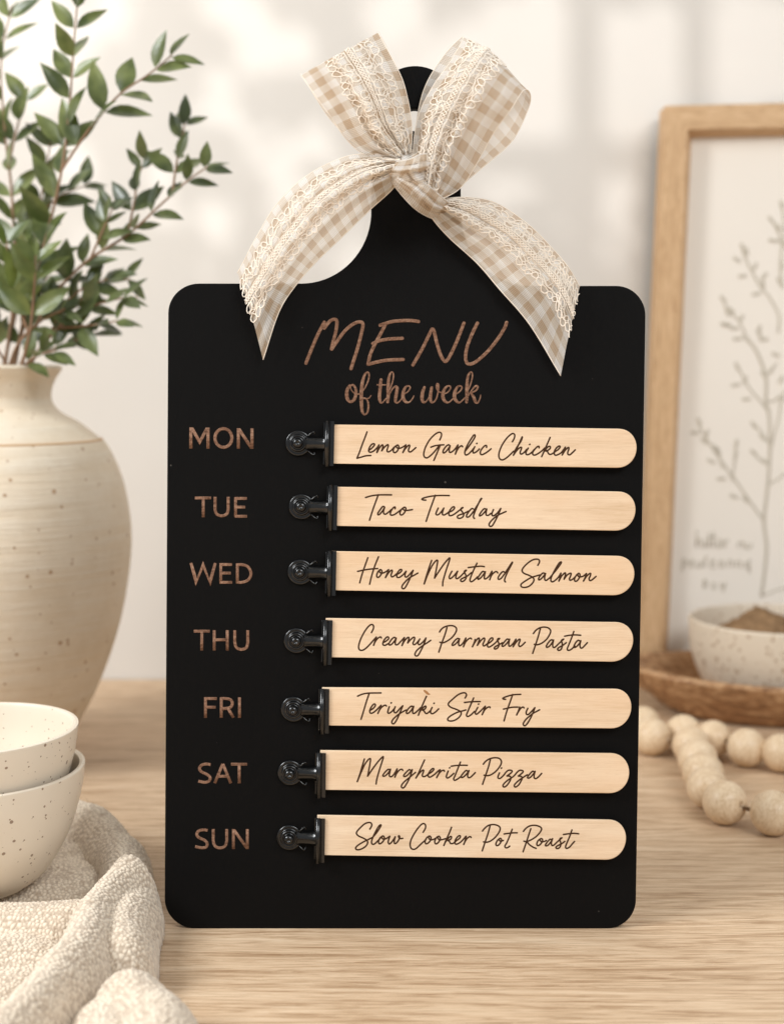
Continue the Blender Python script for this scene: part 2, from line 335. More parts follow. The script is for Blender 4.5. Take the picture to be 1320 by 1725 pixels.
for st in ([(-150, 500), (100, 330), (300, 330), (600, 150), (860, -60)], [(-100, 40), (200, 180), (430, 165), (700, 260), (980, 420), (1130, 560)], [(100, 330), (260, 480), (560, 560), (900, 520), (1100, 610)], [(300, 330), (330, 120), (260, -80)], [(700, 260), (720, 330), (640, 420), (600, 540)], [(600, 150), (590, 60), (560, -120)], [(980, 420), (1060, 380), (1120, 420)]):
    mb.tube(catmull(np.array([beam(x, y, .62) for x, y in st]), 6), 0.0016, 6)
bough = mb.build('gobo_bough', mat_leaf(sc(50, 66, 36), sc(70, 88, 48), sc(96, 112, 72)), origin=beam(400, 400, .62))
tag(bough, 'unseen leafy bough added to dapple the beam on the wall', 'bough')
# ------------------------------------------------------------------ picture frame
fr_y = 1.252
frame = empty('picture_frame', at_y(1220, 1160, fr_y)); tag(frame, 'oak picture frame with botanical print leaning against the wall', 'picture frame')
FO = np.array(frame.location)
def fp(px, py, off=0.0):                      # a point on the frame's own front sheet
    p = at_y(px, py, fr_y); return p + np.array([0, -off, 0])
P0 = lambda x, y, off=0: fp(x, y, off) - FO
TL, BLc, TR, BR = (1117, 181), (1071, 1163), (1545, 171), (1500, 1170)
def lerp(a, b, t): return (a[0] + (b[0] - a[0]) * t, a[1] + (b[1] - a[1]) * t)
def quadpt(u, v): return lerp(lerp(TL, TR, u), lerp(BLc, BR, u), v)
rw, rh = 0.092, 0.043; rw2, rh2 = 0.122, 0.052
def ring(o, i, c): pass
prof = [(0, 0, -0.018), (0, 0, 0.010), (0.004, 0.0018, 0.0115), (rw - 0.003, rh - 0.0015, 0.0115), (rw, rh, 0.010), (rw2, rh2, -0.006)]
names = ('top', 'right', 'bottom', 'left')
for side in range(4):
    m = MB(); G = []
    for (u, v, off) in prof:
        cs = [(u, v), (1 - u, v), (1 - u, 1 - v), (u, 1 - v)]; a, b = cs[side], cs[(side + 1) % 4]
        G.append([P0(*quadpt(a[0] + (b[0] - a[0]) * t, a[1] + (b[1] - a[1]) * t), off) for t in np.linspace(0, 1, 5)])
    m.grid(np.array(G)); m.build('rail', M_FRAMEW if side in (1, 3) else M_FRAMEH if 'M_FRAMEH' in globals() else M_FRAMEW, frame, smooth=False, fix=False)
m = MB(); m.grid(np.array([[P0(*quadpt(u, v), -0.0055) for v in (0.02, 0.98)] for u in (0.05, 0.95)])); m.build('print', M_PAPER, frame, smooth=False)
OFF = -0.005
FWD = (0, -1, 0)
def ink(m, pts, wpx, n=6):
    P = catmull([P0(x, y, OFF) for x, y in pts], n) if len(pts) > 2 else np.array([P0(x, y, OFF) for x, y in pts])
    m.tube(P, wpx * 0.8 / 2 / 1780, 6, FWD, 0.15)
m = MB()
Z = lambda x, y: (1090 + x / 3.522, 540 + y / 3.522)
for path, w in ([[(685, 1640), (705, 1480), (715, 1340), (700, 1190), (720, 1000), (735, 780), (730, 560), (712, 480), (710, 330), (650, 170), (580, 90)], 6],
                [[(700, 1190), (620, 1080), (530, 950), (450, 840), (370, 720), (310, 620)], 4], [[(735, 560), (690, 490), (620, 410), (580, 340), (540, 260)], 3.5],
                [[(735, 740), (690, 670), (630, 600)], 3.5], [[(730, 860), (680, 830), (630, 780)], 3.5], [[(735, 970), (800, 930), (880, 850)], 3.5], [[(515, 920), (525, 830), (530, 730)], 3.5],
                [[(710, 330), (740, 290), (780, 250)], 3.5], [[(720, 480), (770, 470), (860, 380), (900, 280)], 3.5], [[(735, 780), (790, 560), (800, 460)], 3.5], [[(690, 1640), (760, 1610), (860, 1580)], 3]):
    ink(m, [Z(*p) for p in path], w)
Y2 = lambda x, y: (1090 + x / 4.313, 160 + y / 4.313)
for path, w in ([[(960, 1725), (965, 1600), (900, 1470), (840, 1400), (760, 1260), (700, 1130)], 4], [[(720, 1725), (660, 1620), (600, 1570), (550, 1470)], 3.5], [[(992, 1400), (975, 1250), (985, 1060), (930, 930)], 4], [[(1010, 1100), (1000, 900), (985, 760)], 3.5]):
    ink(m, [Y2(*p) for p in path], w)
for (x, y, a) in [(700, 1100, 70), (660, 1190, 35), (730, 1130, 80), (700, 1310, -5), (790, 1240, -60), (860, 1310, -50), (800, 1440, -10), (850, 1370, 80), (560, 1480, 50), (590, 1570, 70), (620, 1560, 45), (570, 1660, 10), (640, 1690, 0), (690, 1620, -60), (820, 1700, -70), (910, 900, 50), (960, 950, 45), (920, 1050, 10), (985, 1060, 20), (970, 1350, 60), (985, 1230, 80), (985, 790, 80)]:
    c, s = math.cos(R(a)), math.sin(R(a)); q = Y2(x, y); ink(m, [(q[0] - 7 * c, q[1] - 7 * s), q, (q[0] + 7 * c, q[1] + 7 * s)], 6.5)
for (x, y, a) in [(315, 600, 65), (290, 665, 10), (360, 670, -75), (345, 715, 40), (410, 755, 40), (430, 780, 70), (385, 835, 25), (450, 850, 70), (535, 730, -80), (530, 800, -80), (445, 940, 0), (510, 930, 60), (520, 1045, 20), (590, 1065, 45), (640, 620, 55), (690, 690, 50), (640, 785, 40), (705, 835, 35), (540, 270, 65), (585, 350, -60), (530, 380, -8), (595, 465, -5), (480, 25, 5), (540, 105, -5), (590, 95, 40), (675, 80, 75), (700, 110, -10), (700, 320, 50), (745, 290, -60), (770, 200, 20), (800, 350, -60), (800, 460, 10)]:
    c, s = math.cos(R(a)), math.sin(R(a)); q = Z(x, y); ink(m, [(q[0] - 7 * c, q[1] - 7 * s), q, (q[0] + 7 * c, q[1] + 7 * s)], 6.5)
m.build('botanical_drawing', M_GREYINK, frame)
m = MB()                                      # three short lines of blurred lettering
for st in ([(300, 1245), (298, 1350)], [(300, 1320), (320, 1300), (330, 1350)], [(350, 1300), (348, 1350)], [(375, 1260), (370, 1350)], [(400, 1255), (395, 1350)], [(365, 1290), (415, 1285)], [(430, 1310), (420, 1345), (445, 1345), (450, 1310), (430, 1305)], [(465, 1350), (470, 1310), (490, 1310)],
           [(545, 1350), (550, 1320), (575, 1320), (575, 1350)], [(600, 1325), (590, 1350), (615, 1352), (630, 1325)],
           [(215, 1490), (220, 1420), (240, 1440), (225, 1460)], [(260, 1450), (280, 1430), (262, 1430), (262, 1465), (285, 1460)], [(305, 1430), (300, 1465), (325, 1465), (328, 1430)], [(345, 1465), (350, 1410), (365, 1410)], [(385, 1450), (405, 1430), (385, 1430), (387, 1468), (410, 1465)],
           [(430, 1440), (440, 1465), (460, 1460), (450, 1430), (430, 1440)], [(485, 1465), (490, 1430), (510, 1432), (512, 1465)], [(535, 1465), (538, 1435), (560, 1435), (560, 1470)], [(585, 1455), (600, 1435), (590, 1475)], [(615, 1420), (612, 1500)],
           [(340, 1590), (345, 1540), (360, 1570), (340, 1590)], [(390, 1570), (405, 1560), (395, 1595), (415, 1590)], [(440, 1560), (450, 1590), (470, 1560), (455, 1615)]):
    ink(m, [Z(*p) for p in st], 3.4, 4)
m.build('lettering', M_GREYINK, frame)
# ------------------------------------------------------------------ vase and branches
VB = ground(4, 1284); VY = VB[1]
sil = [(98, 1284), (108, 1262), (134, 1215), (160, 1165), (185, 1100), (204, 1030), (216, 950), (217, 890), (208, 830), (194, 785), (176, 750), (163, 738), (130, 712), (100, 695), (86, 678), (84, 660), (90, 640), (98, 627), (102, 620)]
prof = [(0, 0.0)] + [(at_y(x, y, VY)[0] - VB[0], max(0.0, at_y(x, y, VY)[2])) for x, y in sil]
prof[1] = (prof[1][0], 0.0)
body = catmull(np.array(prof[1:]), 6); top = body[-1]
inner = [(top[0] - 0.002, top[1] + 0.0022), (top[0] - 0.006, top[1] + 0.0015), (top[0] - 0.009, top[1] - 0.006), (body[-30][0] - 0.009, body[-30][1]), (0.05, body[-60][1]), (0.0, body[-70][1])]
m = MB(); m.lathe([(0, 0)] + list(body) + inner, 96, VB)
vase = m.build('vase', M_VASE, origin=VB); tag(vase, 'tall beige stoneware vase holding leafy branches', 'vase')
m = MB(); gz = at_y(163, 742, VY)[2]; gr = at_y(165, 742, VY)[0] - VB[0]
a = np.linspace(0, 2 * math.pi, 96, endpoint=False); m.tube(np.stack([VB[0] + gr * np.cos(a), VB[1] + gr * np.sin(a), np.full(96, gz)], -1), 0.0022, 8, (0, 0, 1), 0.5, closed=True)
m.v = [tuple(np.array(v) - VB) for v in m.v]; m.build('shoulder_groove', M_GROOVE, vase)
LEAFM = [mat_leaf(sc(64, 76, 40), sc(120, 129, 78), sc(132, 138, 104)), mat_leaf(sc(48, 58, 36), sc(102, 112, 68), sc(122, 130, 100)), mat_leaf(sc(80, 94, 44), sc(116, 126, 68), sc(136, 144, 102))]
MOUTH = np.array([VB[0], VB[1], at_y(0, 640, VY)[2]])
def branch(label, stems, mat, lsize=(46, 66), density=27, seed=1):
    rr = random.Random(seed); root = empty('leafy_branch', MOUTH); tag(root, label, 'branch', 'branches in the vase'); ms, ml = MB(), MB()
    for si, st in enumerate(stems):
        P = catmull([at_y(x, y, VY + dy * 0.001) for x, y, dy in st], 14)
        r = np.linspace(0.0014 if si == 0 else 0.0010, 0.0005, len(P)); ms.tube(P - MOUTH, r, 7)
        L = np.concatenate([[0], np.cumsum(np.linalg.norm(np.diff(P, axis=0), axis=1))]); tot = L[-1]; step = density / 2230
        s = 0.018 if si else 0.05; k = 0
        while s < tot + step * 0.4:
            i = min(int(np.searchsorted(L, min(s, tot))), len(P) - 2); p = P[i]; T = P[min(i + 1, len(P) - 1)] - P[max(i - 1, 0)]; T /= np.linalg.norm(T)
            ang = k * 2.4 + rr.uniform(-.5, .5); side = np.cross(T, (0.1, -0.9, 0.3)); side /= np.linalg.norm(side); nn = np.cross(side, T)
            for dside in ((0, math.pi) if s < tot - step else (0, 2.1, 4.2)):
                if rr.random() < 0.12: continue
                q = ang * 0.55 + dside + rr.uniform(-.3, .3); out = side * math.cos(q) + nn * math.sin(q) * 0.8
                d = T * rr.uniform(0.45, 1.0) + out * rr.uniform(0.65, 1.0) + np.array([0, 0, 0.12]); f = 1 - 0.38 * s / tot if s < tot - step else 0.62
                ln = rr.uniform(*lsize) / 2230 * f; nrm = np.array([rr.uniform(-.6, .6), -0.75, 0.8]) + out * 0.2
                ml.grid(blade(p + out * 0.001 - MOUTH, d, ln, ln * rr.uniform(.38, .50), nrm))
            s += step * rr.uniform(.8, 1.2); k += 1
    ms.build('stem', M_STEM, root); ml.build('foliage', mat, root)
branch('tallest upright branch rising out of the top of the picture', [[(20, 640, 0), (48, 500, -15), (78, 400, -22), (104, 285, -28), (117, 180, -30), (124, 80, -30), (134, -40, -32)], [(104, 285, -28), (150, 218, -34), (200, 160, -38), (250, 125, -42), (290, 92, -46)]], LEAFM[0], (76, 100), 36, 3)
branch('long branch arching right towards the black board', [[(25, 640, -5), (75, 520, -20), (140, 445, -25), (215, 395, -30), (270, 345, -36), (315, 305, -40), (350, 280, -42)], [(215, 395, -30), (226, 340, -20), (232, 300, -18), (245, 268, -14)], [(290, 328, -36), (298, 270, -20), (312, 205, -10)], [(150, 440, -25), (172, 390, -32), (190, 350, -34)]], LEAFM[1], (56, 78), 35, 5)
branch('branch bending low to the right over the vase rim', [[(35, 640, -10), (80, 570, -25), (135, 525, -32), (190, 505, -38), (232, 500, -40)], [(100, 552, -28), (150, 548, -40), (200, 540, -44)], [(80, 570, -25), (120, 500, -30), (180, 470, -25), (220, 470, -20)]], LEAFM[1], (60, 82), 32, 8)
branch('upright branch at the left edge of the picture', [[(5, 640, 5), (25, 480, 20), (20, 330, 24), (8, 220, 26), (2, 100, 28), (20, 10, 30)], [(14, 280, 24), (30, 210, 28), (45, 165, 30)]], LEAFM[0], (70, 96), 36, 13)
branch('short bright green sprig in front of the other branches', [[(30, 640, -30), (50, 560, -45), (58, 480, -52), (60, 430, -55)], [(48, 560, -45), (20, 480, -50), (10, 400, -52)]], LEAFM[2], (72, 96), 32, 21)
branch('dense dark sprig low in the middle of the vase mouth', [[(10, 640, -15), (30, 580, -30), (70, 540, -40), (110, 520, -45)], [(15, 620, -20), (-20, 560, -30), (-50, 500, -30)], [(25, 630, -25), (60, 600, -42), (95, 590, -50)]], LEAFM[1], (56, 76), 21, 34)
branch('dense sprig leaning right just above the vase neck', [[(30, 640, 10), (90, 560, 5), (140, 500, 0), (175, 470, -4)], [(60, 600, 8), (120, 575, -5), (165, 560, -12)], [(20, 620, 12), (55, 510, 18), (95, 440, 20)]], LEAFM[1], (54, 74), 22, 89)
branch('dark branch standing between the upright branches', [[(0, 640, 15), (40, 470, 30), (70, 330, 34), (85, 240, 36)], [(60, 370, 32), (100, 330, 40), (150, 310, 44)]], LEAFM[1], (64, 88), 28, 55)
# ------------------------------------------------------------------ tray, spice bowl, beads
TC = ground(1345, 1176, 0.0); TC[1] = 1.155; TC[0] = (1345 - CX) / F_PX * 1.155
def oval(prof, n=96, ax=1.0, ay=0.56, wob=0.012):
    a = np.linspace(0, 2 * math.pi, n, endpoint=False); w = 1 + wob * np.sin(3 * a + .7) + wob * .6 * np.sin(5 * a)
    return np.array([[(r * w[i] * ax * math.cos(a[i]), r * w[i] * ay * math.sin(a[i]), z + 0.0025 * math.sin(2 * a[i] + 1) * (z > .01)) for i in range(n)] for r, z in prof])
m = MB(); m.grid(oval(catmull(np.array([(0.001, 0), (0.085, 0), (0.108, 0.005), (0.133, 0.021), (0.145, 0.034), (0.147, 0.039), (0.141, 0.041), (0.131, 0.034), (0.112, 0.018), (0.09, 0.0125), (0.001, 0.0115)]), 5)), close_v=True)
tray = m.build('wooden_tray', M_TRAY); tray.location = TC; tray.rotation_euler = (0, 0, R(-4)); tag(tray, 'oval dark grained wooden tray under the spice bowl', 'tray')
SB = np.array([(1318 - CX) / F_PX * 1.158, 1.158, 0.0125])
pr = catmull(np.array([(0.0, 0.0), (0.040, 0.0), (0.054, 0.004), (0.065, 0.020), (0.0725, 0.042), (0.0748, 0.066), (0.0738, 0.0685), (0.0718, 0.0675), (0.0685, 0.045), (0.06, 0.022), (0.045, 0.011), (0.0, 0.008)]), 6)
m = MB(); m.lathe(pr, 96, SB); tag(m.build('spice_bowl', M_SBOWL, origin=SB), 'small speckled stone bowl standing on the wooden tray', 'bowl')
hh = np.zeros((40, 72, 3))
for i, r in enumerate(np.linspace(0, 1, 40)):
    for j in range(72):
        a = j / 72 * 2 * math.pi; z = 0.051 + 0.026 * math.exp(-((r * math.cos(a) + 0.22) ** 2 + (r * math.sin(a)) ** 2) * 4.5) + 0.0022 * math.sin(14 * r * math.cos(a) + 5 * r * math.sin(a)) * math.sin(17 * r * math.sin(a) + 2) + 0.0016 * math.sin(9 * r * math.cos(a) + 4) * math.sin(11 * r * math.sin(a)) + random.uniform(-.0014, .0014)
        hh[i, j] = (SB[0] + 0.0685 * r * math.cos(a), SB[1] + 0.0685 * r * math.sin(a), SB[2] + z - 0.002 * r)
m = MB(); m.grid(hh, close_v=True); tag(m.build('ground_spice', M_SPICE, origin=SB + np.array([0, 0, .03])), 'heap of brown ground spice filling the small bowl', 'spice')
BR_ = 0.0143
bp = [(0.1990, 1.060), (0.1990, 1.024), (0.2260, 1.0350), (0.2240, 1.0000), (0.2210, 0.9640), (0.2170, 0.9290), (0.2125, 0.8960), (0.2165, 0.8640), (0.2420, 0.8430), (0.2730, 0.8420), (0.3040, 0.857)]
bp2 = [(0.3080, 0.958), (0.2860, 0.979), (0.2640, 0.993), (0.2450, 1.018)]
gar = empty('bead_garland', (0.2240, 0.939, 0)); tag(gar, 'pale wooden bead garland coiled beside the black board', 'bead garland')
bead_me = None
for i, (x, y) in enumerate(bp + bp2):
    th = np.linspace(0.12, math.pi - 0.12, 24)
    if bead_me is None:
        m = MB(); m.lathe([(0.0012, BR_ * math.cos(0.12) - .004)] + [(BR_ * math.sin(t), BR_ * math.cos(t)) for t in th] + [(0.0012, -BR_ * math.cos(0.12) + .004)], 40)
        o = m.build('bead', M_BEAD, gar); bead_me = o.data
    else: o = bpy.data.objects.new('bead', bead_me); COL.objects.link(o); o.parent = gar
    nb = (bp + bp2)[min(i + 1, len(bp + bp2) - 1)]; pb = (bp + bp2)[i - 1] if i else nb
    o.location = (x - 0.2240, y - 0.939, BR_ + 0.0002); o.rotation_euler = (R(90) + random.uniform(-.2, .2), random.uniform(-3, 3), math.atan2(nb[1] - pb[1], nb[0] - pb[0]) - R(90)); s = random.uniform(.975, 1.01); o.scale = (s, s, s)
m = MB(); m.tube([(x - 0.2240, y - 0.939, BR_) for x, y in catmull(np.array(bp + [(0.318, 0.90), (0.322, 0.93)] + bp2), 5)], 0.0014, 6); m.build('string', M_STRING, gar)
# ------------------------------------------------------------------ bowls on the left
BC = ground(-33, 1491, 0.013)
def bowl(base, s, label):
    pr = catmull(np.array([(0.0, 0.0), (0.022, 0.0), (0.026, 0.001), (0.036, 0.010), (0.047, 0.030), (0.0535, 0.052), (0.0560, 0.0685), (0.0554, 0.0703), (0.0538, 0.0703), (0.0526, 0.068), (0.0498, 0.050), (0.043, 0.029), (0.031, 0.012), (0.015, 0.0055), (0.0, 0.005)]) * np.array([s, s * 0.92]), 6)
    m = MB(); m.lathe(pr, 128, base); tag(m.build('ceramic_bowl', M_BOWL, origin=base), label, 'bowl', 'stacked speckled bowls')
bowl(BC, 1.03, 'lower cream speckled bowl resting on the woven cloth'); bowl(BC + np.array([-0.0012, -0.001, 0.0242]), 1.0, 'upper cream speckled bowl nested in the other bowl')
# ------------------------------------------------------------------ woven cloth
RIDGES = [  # crest in photograph pixels, crest height, half width (metres)
    ([(-120, 1330), (0, 1345), (90, 1348), (150, 1362), (190, 1395), (212, 1440), (217, 1490), (210, 1540), (200, 1578)], 0.028, 0.0160),
    ([(218, 1450), (195, 1472), (168, 1510), (124, 1578), (75, 1640), (20, 1695), (-40, 1750), (-120, 1820)], 0.036, 0.0150),
    ([(226, 1640), (256, 1685), (268, 1740), (262, 1830)], 0.034, 0.0210),
    ([(190, 1690), (176, 1740), (150, 1830), (120, 1900)], 0.028, 0.0220),
    ([(-140, 1530), (-60, 1528), (20, 1530), (80, 1532), (120, 1528)], 0.019, 0.0180),
    ([(-160, 1600), (-60, 1600), (20, 1590)], 0.013, 0.0250),
    ([(205, 1500), (185, 1580), (160, 1660)], 0.010, 0.0190),
    ([(-200, 1660), (-60, 1660), (10, 1625), (50, 1590)], 0.009, 0.0300),
    ([(120, 1440), (60, 1470), (-60, 1480), (-160, 1480)], 0.011, 0.0450)]
x0, x1, y0, y1 = -0.30, -0.075, 0.47, 0.90; st = 0.00042
gx, gy = np.arange(x0, x1, st), np.arange(y0, y1, st); X, Y = np.meshgrid(gx, gy, indexing='ij')
H = np.zeros_like(X); MK = np.zeros(X.shape, bool)
def lowfreq(X, Y, k, seed):
    r = np.random.default_rng(seed); o = np.zeros_like(X)
    for _ in range(9):
        a = r.uniform(0, 6.28); kk = k * r.uniform(.5, 1.5); o += np.sin(kk * (X * math.cos(a) + Y * math.sin(a)) + r.uniform(0, 6.28))
    return o / 4
WX, WY = X + 0.0022 * lowfreq(X, Y, 90, 1), Y + 0.0022 * lowfreq(X, Y, 90, 2)
for path, h, rad in RIDGES:
    C = catmull(np.array([ground(px, py, h)[:2] for px, py in path]), 6); d2 = np.full(X.shape, 9.0)
    for a, b in zip(C[:-1], C[1:]):
        ab = b - a; L2 = ab @ ab + 1e-12; t = np.clip(((WX - a[0]) * ab[0] + (WY - a[1]) * ab[1]) / L2, 0, 1)
        d2 = np.minimum(d2, (WX - a[0] - t * ab[0]) ** 2 + (WY - a[1] - t * ab[1]) ** 2)
    q = np.clip(1 - d2 / rad ** 2, 0, 1); z = h * q ** 0.55; MK |= d2 < rad ** 2
    k = 0.0028; e = np.clip(0.5 + 0.5 * (z - H) / k, 0, 1); H = H * (1 - e) + z * e + k * e * (1 - e) * ((H > 0.001) & (z > 0.001))
H += 0.0012 * lowfreq(X, Y, 160, 5) * (H > 0.004) + 0.0008
bd = np.hypot(X - BC[0], Y - BC[1]); H = np.where(bd < 0.05, np.minimum(H, 0.0125 + np.clip(bd - 0.024, 0, 1) * 0.9), H)
gxH, gyH = np.gradient(H, st)
cl = lambda g: np.clip(np.abs(g), 0, 2.2)
Ua = np.cumsum(np.sqrt(1 + cl(gxH) ** 2), 0) * st; Va = np.cumsum(np.sqrt(1 + cl(gyH) ** 2), 1) * st
S = 0.0023                                    # looped yarn: knobs on a jittered lattice in space
Q = np.stack([X + 0.0006 * lowfreq(X, Y, 300, 8), Y + 0.0006 * lowfreq(X, Y, 300, 9), H], -1)[MK] / S; cell = np.floor(Q); F1 = np.full(len(Q), 9.0); F2 = np.full(len(Q), 9.0)
for dx in (-1, 0, 1):
    for dy in (-1, 0, 1):
        for dz in (-1, 0, 1):
            c = cell + np.array([dx, dy, dz]); hsh = np.stack([np.abs(np.sin(c @ np.array(w)) * 43758.5453) % 1 for w in ((12.9898, 78.233, 37.719), (39.346, 11.135, 83.155), (73.156, 52.235, 9.151))], -1)
            off = c + 0.5 + (hsh - .5) * 0.72; off[:, 0] += 0.5 * (c[:, 1] % 2); d = np.sqrt(((off - Q) ** 2).sum(1)); F2 = np.where(d < F1, F1, np.minimum(F2, d)); F1 = np.minimum(F1, d)
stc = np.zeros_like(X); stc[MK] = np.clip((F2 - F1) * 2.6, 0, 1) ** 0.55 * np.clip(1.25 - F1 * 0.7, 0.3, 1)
NL = np.sqrt(1 + gxH ** 2 + gyH ** 2); amp = 0.0010 * stc
PX_, PY_, PZ_ = X - gxH / NL * amp, Y - gyH / NL * amp, H + amp / NL
me = bpy.data.meshes.new('woven_cloth'); nx, ny = X.shape; idx = np.arange(nx * ny).reshape(nx, ny)
keep = MK[:-1, :-1] | MK[1:, :-1] | MK[:-1, 1:] | MK[1:, 1:]
fc = np.stack([idx[:-1, :-1], idx[1:, :-1], idx[1:, 1:], idx[:-1, 1:]], -1)[keep]
used = np.unique(fc); rm = np.full(nx * ny, -1); rm[used] = np.arange(len(used))
TO = np.array([-0.19, 0.65, 0.0]); vv = np.stack([PX_.ravel()[used], PY_.ravel()[used], PZ_.ravel()[used]], -1) - TO
me.vertices.add(len(used)); me.vertices.foreach_set('co', vv.ravel()); me.loops.add(fc.size); me.polygons.add(len(fc))
me.loops.foreach_set('vertex_index', rm[fc].ravel()); me.polygons.foreach_set('loop_start', np.arange(len(fc)) * 4); me.update(calc_edges=True); me.validate()
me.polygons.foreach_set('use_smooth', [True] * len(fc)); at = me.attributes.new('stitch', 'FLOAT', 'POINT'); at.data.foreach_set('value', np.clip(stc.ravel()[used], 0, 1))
hv = rng.choice(len(used), 5200); nrm_ = np.stack([-gxH / NL, -gyH / NL, 1 / NL], -1).reshape(-1, 3)[used]
fz = MB()
for i in hv:
    n_ = nrm_[i] + rng.normal(0, .8, 3); n_ /= np.linalg.norm(n_); b_ = rng.normal(0, .0009, 3); l_ = rng.uniform(.0012, .0032); p_ = vv[i]
    fz.tube([p_, p_ + n_ * l_ * .55 + b_ * .4, p_ + n_ * l_ * .9 + b_], [.00006, .00005, .00002], 3, cap=False)
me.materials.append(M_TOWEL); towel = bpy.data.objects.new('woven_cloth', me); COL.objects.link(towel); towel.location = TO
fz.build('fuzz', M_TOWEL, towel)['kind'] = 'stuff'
tag(towel, 'folded cream woven cloth lying under the stacked bowls', 'cloth')
# ------------------------------------------------------------------ the black menu board
def bl2(px, py): return bl(px, py)[:2]
def arc(cx, cy, rx, ry, a0, a1, n=14): return [(cx + rx * math.cos(R(a)), cy + ry * math.sin(R(a))) for a in np.linspace(a0, a1, n)]
out = arc(335, 527, 52, 50, 180, 270) + arc(507, 355, 118, 122, 90, 4, 18)          # left shoulder and flare (photograph pixels, y down)
out += [(625, 335), (627, 240), (627, 184)] + arc(699, 183, 72, 73, 182, 358, 30) + [(772, 184), (775, 240), (776, 330)]
out += arc(894, 357, 118, 124, 176, 90, 18) + arc(1038, 531, 49, 50, 270, 360)
out += arc(1022, 1517, 49, 48, 0, 90) + arc(329, 1515, 52, 50, 90, 180)
hole = [bl2(*p) for p in arc(698, 201, 19, 19, 0, 360, 33)[:-1]]
board = plate('menu_board', [bl2(*p) for p in out], [hole], 0.0062, 0.0007, M_BOARD, matrix=BM)
tag(board, 'black wooden cutting-board shaped menu board with engraved weekday names', 'menu board')
board.data.shade_smooth() if hasattr(board.data, 'shade_smooth') else None
md = board.modifiers.new('edges', 'EDGE_SPLIT'); md.split_angle = R(50)
UPZ = (0, 0, 1)
def smooth_stroke(pts, n=5):
    return catmull(np.array(pts, float), n)
def put_stroke(m, pts, wid, tf, off, sharp=False, closed=False, org=(0, 0, 0), rnd=True):
    """pts in zoomed pixels (x, y[, width]); tf maps them to photograph pixels"""
    P = np.array([list(p) + ([wid] if len(p) == 2 else []) for p in pts], float)
    if not sharp: P = catmull(P, 5, closed)
    sx = tf[2]
    Q = [(tf[0] + p[0] / sx, tf[1] + p[1] / sx, p[2] / sx) for p in P]
    L = np.array([bl(a, b, off) for a, b, _ in Q]) - np.array(org); r = np.array([c for *_, c in Q]) / 2 / PXM
    if rnd and not closed and len(L) > 1:              # rounded ends
        d0 = L[0] - L[1]; d0 /= np.linalg.norm(d0) + 1e-12; d1 = L[-1] - L[-2]; d1 /= np.linalg.norm(d1) + 1e-12
        L = np.vstack([L[0] + d0 * r[0] * .75, L[0] + d0 * r[0] * .45, L, L[-1] + d1 * r[-1] * .45, L[-1] + d1 * r[-1] * .75]); r = np.concatenate([[r[0] * .45, r[0] * .8], r, [r[-1] * .8, r[-1] * .45]])
    if sharp and len(L) > 2:                           # mitred corners: widen at the corner
        T = np.diff(L, axis=0); T /= np.linalg.norm(T, axis=1, keepdims=True); r = r.copy()
        for i in range(1, len(L) - 1): r[i] /= max(0.35, math.sqrt(max(0.0, (1 + T[i - 1] @ T[i]) / 2)))
    m.tube(L, r, 8, UPZ, 0.00005 / max(r.max(), 1e-6), closed)
OFFL = 0.00003
A, Bq = (500, 530, 6.947), (680, 530, 6.947)
m = MB()
for tf, pts in ((A, [(322, 85), (250, 220), (180, 380), (105, 570)]), (A, [(318, 160), (380, 80), (430, 54), (462, 64), (468, 110), (450, 220), (420, 330), (405, 405)]), (A, [(405, 405), (460, 325), (560, 190), (660, 108), (740, 84), (772, 112), (758, 200), (710, 390), (632, 635)]),
                (A, [(1035, 115), (980, 220), (920, 330), (860, 460), (832, 582)]), (A, [(832, 582), (930, 555), (1060, 532), (1245, 524)]), (A, [(970, 125), (1040, 100), (1140, 76), (1320, 67), (1425, 80)]), (A, [(885, 340), (960, 306), (1080, 284), (1235, 276)]),
                (Bq, [(105, 592), (220, 390), (315, 195), (335, 168), (355, 200), (385, 330), (430, 470), (470, 538), (500, 540), (545, 470), (620, 310), (704, 95)]), (Bq, [(862, 95), (800, 220), (745, 360), (722, 480), (735, 560), (775, 578), (850, 545), (980, 430), (1100, 280), (1180, 150), (1202, 88)])):
    put_stroke(m, pts, 40, tf, OFFL)
tag(m.build('lettering', M_ENG, board), 'large engraved word MENU')
C_ = (575, 615, 5.28); m = MB()
